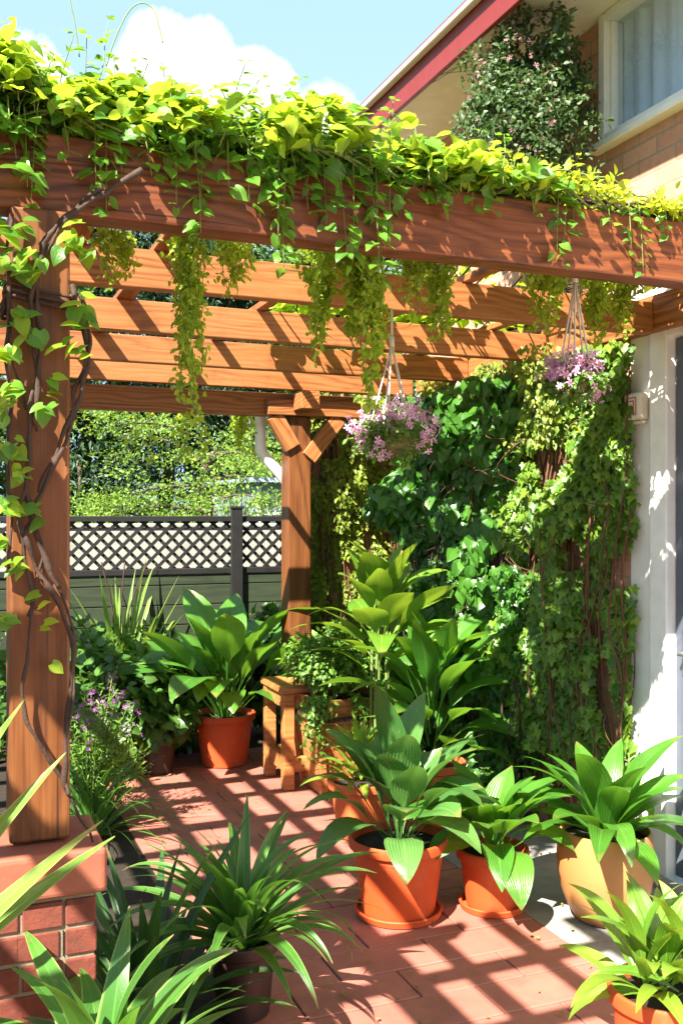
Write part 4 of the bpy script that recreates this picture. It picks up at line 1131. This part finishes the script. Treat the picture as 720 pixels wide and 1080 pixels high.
# tan pot
r, z = potted('potted_lily', 'glossy broad strap leaved plant in the rounded tan clay pot by the white wall', (2.42, 3.20), None)
mb = MB(); mb.lathe([(0, 0), (.108, 0), (.118, .006), (.148, .05), (.172, .115), (.186, .185), (.190, .235), (.187, .29), (.180, .34), (.176, .352), (.170, .354), (.165, .346), (.166, .29)], 60); mb.build('pot', M['tan_glaze'], r, True, 50)
so = MB(); so.lathe([(.166, .318), (.10, .322), (0, .325)], 40); so.build('soil', M['soil'], r, True)
mb = MB(); rosette(mb, .32, 26, .50, .13, 'lily', (18, 88), (.8, 1.5), .10, .05, .32, wav=.06); blade(mb, (-.02, -.02, .32), R(250), R(50), .40, .115, 'lily', 2.2, .3, .1)
blade(mb, (0, -.02, .32), R(305), R(42), .38, .105, 'lily', 2.0, .3, .1)
mb.build('foliage', M['lily'], r, True)
# bottom right
r, z = potted('potted_lily', 'bright light green leafy plant in the orange pot at the lower right corner', (1.80, 2.12), (.155, .115, .31, M['terracotta']))
mb = MB()
for (cx_, cy_) in ((0, 0), (-.05, .03), (.05, -.03)):
    rosette(mb, z, 13, .285, .066, 'lily', (22, 88), (.7, 1.4), .06, .03, .35, c=(cx_, cy_), wav=.05, zs=.10)
mb.build('foliage', M['hosta_bright'], r, True)
# half hidden orange pot with yellow plant
r, z = potted('potted_yellow_plant', 'yellow green leafy plant in the pale orange pot half hidden behind the grey green hosta', (1.93, 4.52), (.165, .12, .26, M['terracotta_pale']))
mb = MB(); rosette(mb, z, 50, .25, .042, 'lily', (14, 86), (.6, 1.4), .12, .08, .35, wav=.05, zs=.15); mb.build('foliage', M['yellow_plant'], r, True)
# tall broad leaved plants near the wall
r, z = potted('tall_hosta', 'tall bright green broad leaved plant rising beside the hanging trails, left of the pair', (2.20, 4.88), (.19, .14, .32, M['terracotta_pale']))
mb = MB(); stx = MB()
for k in range(5):
    a = k*1.256; stx.tube(catmull([(.05*math.cos(a), .05*math.sin(a), z-.02), (.05*math.cos(a), .05*math.sin(a), .6), (.04*math.cos(a+.3), .04*math.sin(a+.3), 1.05)], 5), .009, 8)
stx.build('stem', M['greenstem'], r, True)
rosette(mb, .70, 28, .54, .175, 'hosta', (35, 88), (.6, 1.7), .34, .05, .3, wav=.07, zs=.36)
mb.build('foliage', M['hosta_bright'], r, True)
r, z = potted('tall_hosta', 'broad leaved plant against the dark climber, lower and right of the pair', (2.36, 4.58), (.18, .13, .30, M['terracotta_pale']))
mb = MB()
rosette(mb, z, 34, .62, .165, 'hosta', (38, 88), (.6, 1.7), .36, .07, .3, wav=.07, zs=.38)
mb.build('foliage', M['hosta'], r, True)
# back hosta
r, z = potted('potted_hosta', 'very large hosta in the orange pot at the back left of the far post', (1.66, 6.12), (.20, .145, .33, M['terracotta']), saucer=False)
mb = MB(); rosette(mb, z, 38, .90, .22, 'hosta', (40, 88), (.6, 1.8), .48, .07, .3, wav=.08)
for az, el, L in ((R(235), 55, .62), (R(260), 48, .60)): blade(mb, (0, -.03, z), az, R(el), L, .19, 'hosta', 1.9, .3, .45)
mb.build('foliage', M['hosta'], r, True)
# small dark pot at the back
r, z = potted('potted_shrub', 'small leafy plant in a dark brown pot left of the back orange pot', gpt(167, 816), (.12, .09, .23, M['brown_pot']), saucer=False)
leafy_ball('foliage', r, (0, 0, z+.14), .20, 420, .085, M['bush'], T_WIDE, (1.1, 1.1, .75), .3, -.3, 6, 3., .4)
stx = MB()
for k in range(7): a = k*.9; stx.tube([(.03*math.cos(a), .03*math.sin(a), z-.02), (.10*math.cos(a), .10*math.sin(a), z+.2)], .004, 5)
stx.build('stem', M['greenstem'], r, True)
# dark pot with arching straps
r, z = potted('potted_strap_plant', 'arching strap leaved plant in the black pot on the patio, right of the plinth', (.88, 3.02), (.118, .085, .25, M['dark_pot']), saucer=False)
mb = MB(); rosette(mb, z, 60, .52, .050, 'strap', (24, 88), (.9, 2.0), 0, .045, .45, wav=.02); mb.build('foliage', M['strap'], r, True)
# large straps in front of the plinth
r, z = potted('potted_strap_plant', 'large broad strap leaved plant in front of the brick plinth', (.31, 2.10), (.17, .125, .36, M['dark_pot']), saucer=False)
mb = MB(); rosette(mb, z, 26, .47, .088, 'strap', (30, 86), (.7, 1.5), 0, .05, .35, wav=.03); rosette(mb, z, 10, .42, .08, 'strap', (14, 40), (.9, 1.5), 0, .06, .4); mb.build('foliage', M['strap'], r, True)
# tall pale straps at the left edge
r, z = potted('potted_strap_plant', 'tall pale green strap leaves reaching in from the left edge before the plinth', (-.33, 2.08), (.17, .125, .44, M['dark_pot']), saucer=False)
mb = MB()
for az, el, L, bd in ((-4, 66, .94, .22), (3, 57, .88, .22), (-10, 50, .84, .28), (6, 45, .82, .35), (-12, 72, .85, .5), (14, 70, .8, .5), (2, 50, .7, .45), (100, 70, .8, 1.0), (150, 65, .8, 1.0), (190, 60, .8, 1.0), (230, 62, .75, 1.1), (280, 68, .7, 1.2), (60, 74, .8, .9), (-50, 60, .6, 1.2)):
    blade(mb, (.02*math.cos(R(az)), .02*math.sin(R(az)), z), R(az), R(el), L, .062, 'strap', bd, .28, 0, random.uniform(-.15, .15), 16, 1.3, random.uniform(-.1, .1), .02, R(random.uniform(45, 75)))
mb.build('foliage', M['strap_bright'], r, True)

# plants growing in the bed: things of their own
r = thing('strap_clump', (.56, 2.98, 0.006), 'dark upright strap leaved clump right behind the brick plinth', 'plant')
mb = MB(); rosette(mb, 0, 26, .68, .06, 'strap', (50, 88), (.4, 1.0), 0, .06, .4); rosette(mb, 0, 14, .55, .055, 'strap', (25, 60), (.7, 1.3), 0, .06, .4); mb.build('foliage', M['strap_dark'], r, True)
gx_, gy_ = X_at(128, 6.85), 6.85
r = thing('spiky_plant', (gx_, gy_, 0.006), 'spiky upright sword leaved plant against the dark fence boards', 'plant')
mb = MB(); rosette(mb, .30, 34, .98, .048, 'strap', (40, 88), (.05, .5), 0, .04, .4); mb.tube([(0, 0, -.02), (0, 0, .3)], .04, 8)
mb.build('foliage', M['strap_bright'], r, True)
stx = MB()
for k in range(3): stx.tube(catmull([(0, 0, .3), (.05*(k-1), .02, .9), (.16*(k-1)+.03, .03, 1.28)], 6), .005, 6)
stx.build('flower_stalk', M['stem'], r, True)
for (lb, px, Y, rad, zc, n, sz, mt, flat, sd) in [
    ('rounded leafy bush with pale lit leaves behind the near post', 112, 6.15, .46, .42, 2600, .075, 'bush', (1.05, .8, .95), 1.),
    ('lower dark bush left of the small brown pot', 176, 6.55, .36, .34, 1300, .07, 'bush', (1, .8, 1), 5.),
    ('fine leaved bush under the spiky plant', 150, 6.72, .40, .48, 2400, .05, 'herb', (1.2, .6, .9), 8.),
    ('bush behind the large hosta, left of the far post', 285, 6.78, .42, .5, 1600, .075, 'bush', (1, .6, 1.1), 11.),
    ('dark bush at the left end of the bed by the fence', 55, 6.7, .5, .45, 1800, .07, 'bush', (1.1, .7, 1), 14.)]:
    r = thing('garden_bush', (X_at(px, Y), Y, 0.006), lb, 'bush', 'bushes in the bed before the fence')
    leafy_ball('foliage', r, (0, 0, zc), rad, n, sz, M[mt], T_WIDE if sz > .055 else T_OVAL, flat, .3, -.2, 6, sd, .3)
    stx = MB()
    for k in range(12):
        a = k*2.4; stx.tube(catmull([(.03*math.cos(a), .03*math.sin(a), -.02), (.1*math.cos(a), .1*math.sin(a), zc*.6), (rad*.7*math.cos(a)*flat[0], rad*.7*math.sin(a)*flat[1], zc*(1+.6*random.random()))], 4), .006, 5)
    stx.build('stem', M['stem'], r, True)
# grassy flowering plant
fx, fy = X_at(96, 5.0), 5.0
r = thing('flowering_grass', (fx, fy, 0.006), 'arching grassy plant with small purple flowers beside the near post', 'plant')
mb = MB(); rosette(mb, 0, 110, .52, .016, 'strap', (25, 88), (.9, 1.9), 0, .08, .4); mb.build('foliage', M['strap'], r, True)
stx = MB(); P = []; A = []; LP = []
for k in range(26):
    a = RNG.uniform(0, 6.28); s_ = RNG.uniform(.05, .26); q = catmull([(0, 0, 0), (s_*.4*math.cos(a), s_*.4*math.sin(a), .35), (s_*math.cos(a), s_*math.sin(a), RNG.uniform(.48, .78))], 6)
    stx.tube(q, .0025, 5)
    for p in q[4:]:
        for _ in range(7): LP.append(np.array(p)+RNG.normal(0, .02, 3))
    for _ in range(9): P.append(np.array(q[-1])+RNG.normal(0, .022, 3))
stx.build('stem', M['greenstem'], r, True); P = np.array(P); LP = np.array(LP)
scatter('sprig_leaves', T_NARROW, LP, rnd(len(LP))+np.array([0, 0, .4]), rnd(len(LP), .5)+np.array([0, 0, .8]), RNG.uniform(.03, .055, len(LP)), M['herb'], r)
scatter('flowers', T_FLOWER, P, rnd(len(P)), rnd(len(P), .5)+np.array([-.2, -.6, .5]), RNG.uniform(.014, .028, len(P)), M['purple'], r)
r = thing('feathery_plant', (X_at(116, 5.3), 5.3, 0.006), 'feathery yellow green plant beside the purple flowers', 'plant')
leafy_ball('foliage', r, (0, 0, .25), .18, 1000, .045, M['yellow_plant'], T_NARROW, (1.1, .8, 1.0), .2, -.15, 8, 3.)
stx = MB()
for k in range(14): a = k*2.4; stx.tube([(0, 0, -.01), (.12*math.cos(a), .11*math.sin(a), .28)], .003, 5)
stx.build('stem', M['greenstem'], r, True)

# wooden tub with herb, and the timber stand
r = thing('wooden_tub', (2.13, 5.30, 0.012), 'tapered square wooden tub with a metal band, full of trailing fine leaved herb', 'planter')
def tub_panel(k):
    mb = MB(); a, b2, h_, t_ = .155, .225, .56, .022
    mb.hexa([(-a,-a,0),(a,-a,0),(a-t_,-a+t_,0),(-a+t_,-a+t_,0),(-b2,-b2,h_),(b2,-b2,h_),(b2-t_,-b2+t_,h_),(-b2+t_,-b2+t_,h_)])
    o = mb.build('side_panel', M['wood_tub'], r, bevel=.004); o.rotation_euler = (0, 0, k*math.pi/2); return o
for k in range(4): tub_panel(k)
for k, sx in enumerate((-1, 1)):
    for sy in (-1, 1):
        mb = MB(); w_ = .021
        mb.hexa([(sx*.158-w_,sy*.158-w_,-.002),(sx*.158+w_,sy*.158-w_,-.002),(sx*.158+w_,sy*.158+w_,-.002),(sx*.158-w_,sy*.158+w_,-.002),(sx*.226-w_,sy*.226-w_,.575),(sx*.226+w_,sy*.226-w_,.575),(sx*.226+w_,sy*.226+w_,.575),(sx*.226-w_,sy*.226+w_,.575)])
        mb.build('corner_post', M['wood_tub'], r, bevel=.004)
mb = MB(); q = .212
mb.box(-q-.026, -q-.026, .44, q+.026, -q-.0225, .465); mb.box(-q-.026, q+.0225, .44, q+.026, q+.026, .465); mb.box(-q-.026, -q-.022, .44, -q-.0225, q+.022, .465); mb.box(q+.0225, -q-.022, .44, q+.026, q+.022, .465)
mb.build('band', M['stem'], r)
mb = MB(); mb.box(-.19, -.19, .42, .19, .19, .525); mb.build('soil', M['soil'], r)
leafy_ball('foliage', r, (-.02, -.03, .76), .29, 5200, .036, M['herb'], T_OVAL, (1.12, 1.0, .60), .35, -.2, 10, 6., .4)
n = 500; P = np.stack([RNG.choice([-.28, -.25, -.22, .02], n)+RNG.normal(0, .03, n), -.26+RNG.normal(0, .03, n), .60-np.abs(RNG.normal(0, .13, n))], 1)
scatter('trailing_foliage', T_OVAL, P, rnd(n, .6)+np.array([0, -.2, -.8]), rnd(n, .5)+np.array([-.2, -.7, .4]), RNG.uniform(.02, .04, n), M['herb'], r)
r = thing('timber_stand', (1.95, 5.56, 0.012), 'open timber frame stand at the foot of the far post', 'plant stand')
sx0, sx1, sy0, sy1 = -.11, .11, -.17, .17
for a in (sx0, sx1):
    for b_ in (sy0, sy1): mb = MB(); mb.box(a-.032, b_-.032, 0, a+.032, b_+.032, .56); mb.build('leg', M['wood_tub'], r, bevel=.004)
mb = MB(); mb.box(sx0-.045, sy0-.045, .562, sx1+.045, sy1+.045, .60); mb.build('top', M['wood_tub'], r, bevel=.004)
for zz in (.10, .47):
    for a in (sx0, sx1): mb = MB(); mb.box(a-.02, sy0+.033, zz, a+.02, sy1-.033, zz+.085); mb.build('rail', M['wood_tub'], r, bevel=.003)
    for b_ in (sy0, sy1): mb = MB(); mb.box(sx0+.033, b_-.02, zz, sx1-.033, b_+.02, zz+.085); mb.build('rail', M['wood_tub'], r, bevel=.003)

# fallen leaves on the paving
fl = MB()
n = 240; P = np.stack([RNG.uniform(.9, 2.8, n), RNG.uniform(2.6, 6.0, n), np.full(n, .022)], 1)
o = scatter('fallen_leaves', T_SMALL, P, rnd(n)*np.array([1, 1, .05]), rnd(n, .15)+np.array([0, 0, 1]), RNG.uniform(.010, .030, n), M['dry'])
tag(o, 'scattered small dry leaves on the paving', 'leaves', kind='stuff')

# ================================================================== SKY, SUN, CAMERA
SUNV = Vector((-.75, -.62, 1.0)).normalized()
for o in bpy.data.objects:
    if o.name.split('.')[0] == 'flowers': o['kind'] = 'stuff'
wd = bpy.data.worlds.new('World'); S.world = wd; wd.use_nodes = True
nt = wd.node_tree; nt.nodes.clear(); t = NT(nt)
sky = t.n('ShaderNodeTexSky'); sky.sky_type = 'NISHITA'; sky.sun_disc = False
sky.sun_elevation = math.asin(SUNV.z); sky.sun_rotation = math.atan2(SUNV.x, SUNV.y)
sky.air_density = 1.0; sky.dust_density = 1.2; sky.ozone_density = 1.5
bg = t.n('ShaderNodeBackground'); bg.inputs[1].default_value = 0.05; t.l(sky.outputs[0], bg.inputs[0])
tc = t.n('ShaderNodeTexCoord'); dirv = tc.outputs['Generated']
def mask(px, py, rad, soft):
    d = (at(px, py, 1.0) - Vector((0, 0, EYE))).normalized()
    dp = t.n('ShaderNodeVectorMath'); dp.operation = 'DOT_PRODUCT'; t.l(dirv, dp.inputs[0]); dp.inputs[1].default_value = d
    return t.remap(dp.outputs['Value'], math.cos(rad+soft), math.cos(max(0, rad-soft)))
nz = t.noise(dirv, 9.0, 7, 0.55, 0.3); nz2 = t.noise(dirv, 3.0, 5, 0.55)
m1 = t.math('MAXIMUM', mask(190, 90, .038, .045), t.math('MULTIPLY', mask(256, 108, .022, .045), .95))
m1 = t.math('MAXIMUM', m1, t.math('MULTIPLY', mask(10, 95, .03, .05), .9)); m1 = t.math('MAXIMUM', m1, t.math('MULTIPLY', mask(340, 165, .03, .05), .8))
cl = t.remap(t.math('ADD', m1, t.math('MULTIPLY', t.math('SUBTRACT', nz.outputs[0], .5), 1.5)), .42, .58)
far = t.remap(nz2.outputs[0], .54, .66, 0, .75)
sepd = t.n('ShaderNodeSeparateXYZ'); t.l(dirv, sepd.inputs[0])
low = t.remap(sepd.outputs[2], .02, .35, 1, 0)
cl = t.math('MAXIMUM', cl, t.math('MULTIPLY', far, low))
haze = t.remap(sepd.outputs[2], .0, .7, .9, .6)
bgc = t.n('ShaderNodeBackground'); bgc.inputs[0].default_value = (1.0, .98, .95, 1); bgc.inputs[1].default_value = 0.30
ms = t.n('ShaderNodeMixShader'); t.l(cl, ms.inputs[0]); bgh = t.n('ShaderNodeBackground'); bgh.inputs[0].default_value = (.50, .76, 1.0, 1); bgh.inputs[1].default_value = .29
mh = t.n('ShaderNodeMixShader'); t.l(haze, mh.inputs[0]); t.l(bg.outputs[0], mh.inputs[1]); t.l(bgh.outputs[0], mh.inputs[2])
t.l(mh.outputs[0], ms.inputs[1]); t.l(bgc.outputs[0], ms.inputs[2])
wo = t.n('ShaderNodeOutputWorld'); t.l(ms.outputs[0], wo.inputs[0])

sun = bpy.data.lights.new('sun', 'SUN'); sun.energy = 5.0; sun.angle = R(.5); sun.color = (1.0, .93, .82)
so = bpy.data.objects.new('sun', sun); link(so); so.location = SUNV*30
so.rotation_euler = SUNV.to_track_quat('Z', 'Y').to_euler()

cam = bpy.data.cameras.new('camera'); co = bpy.data.objects.new('camera', cam); link(co)
co.location = (0, 0, EYE); co.rotation_euler = (R(90), 0, -YAW)
cam.sensor_fit = 'VERTICAL'; cam.sensor_height = 36; cam.lens = 36*F/1080; cam.shift_y = 5/1080
cam.clip_start = .05; cam.clip_end = 500
S.camera = co
S.view_settings.view_transform = 'Standard'; S.view_settings.look = 'None'; S.view_settings.exposure = 2.32; S.view_settings.gamma = 1
S.cycles.max_bounces = 10; S.cycles.transparent_max_bounces = 12; S.cycles.diffuse_bounces = 5
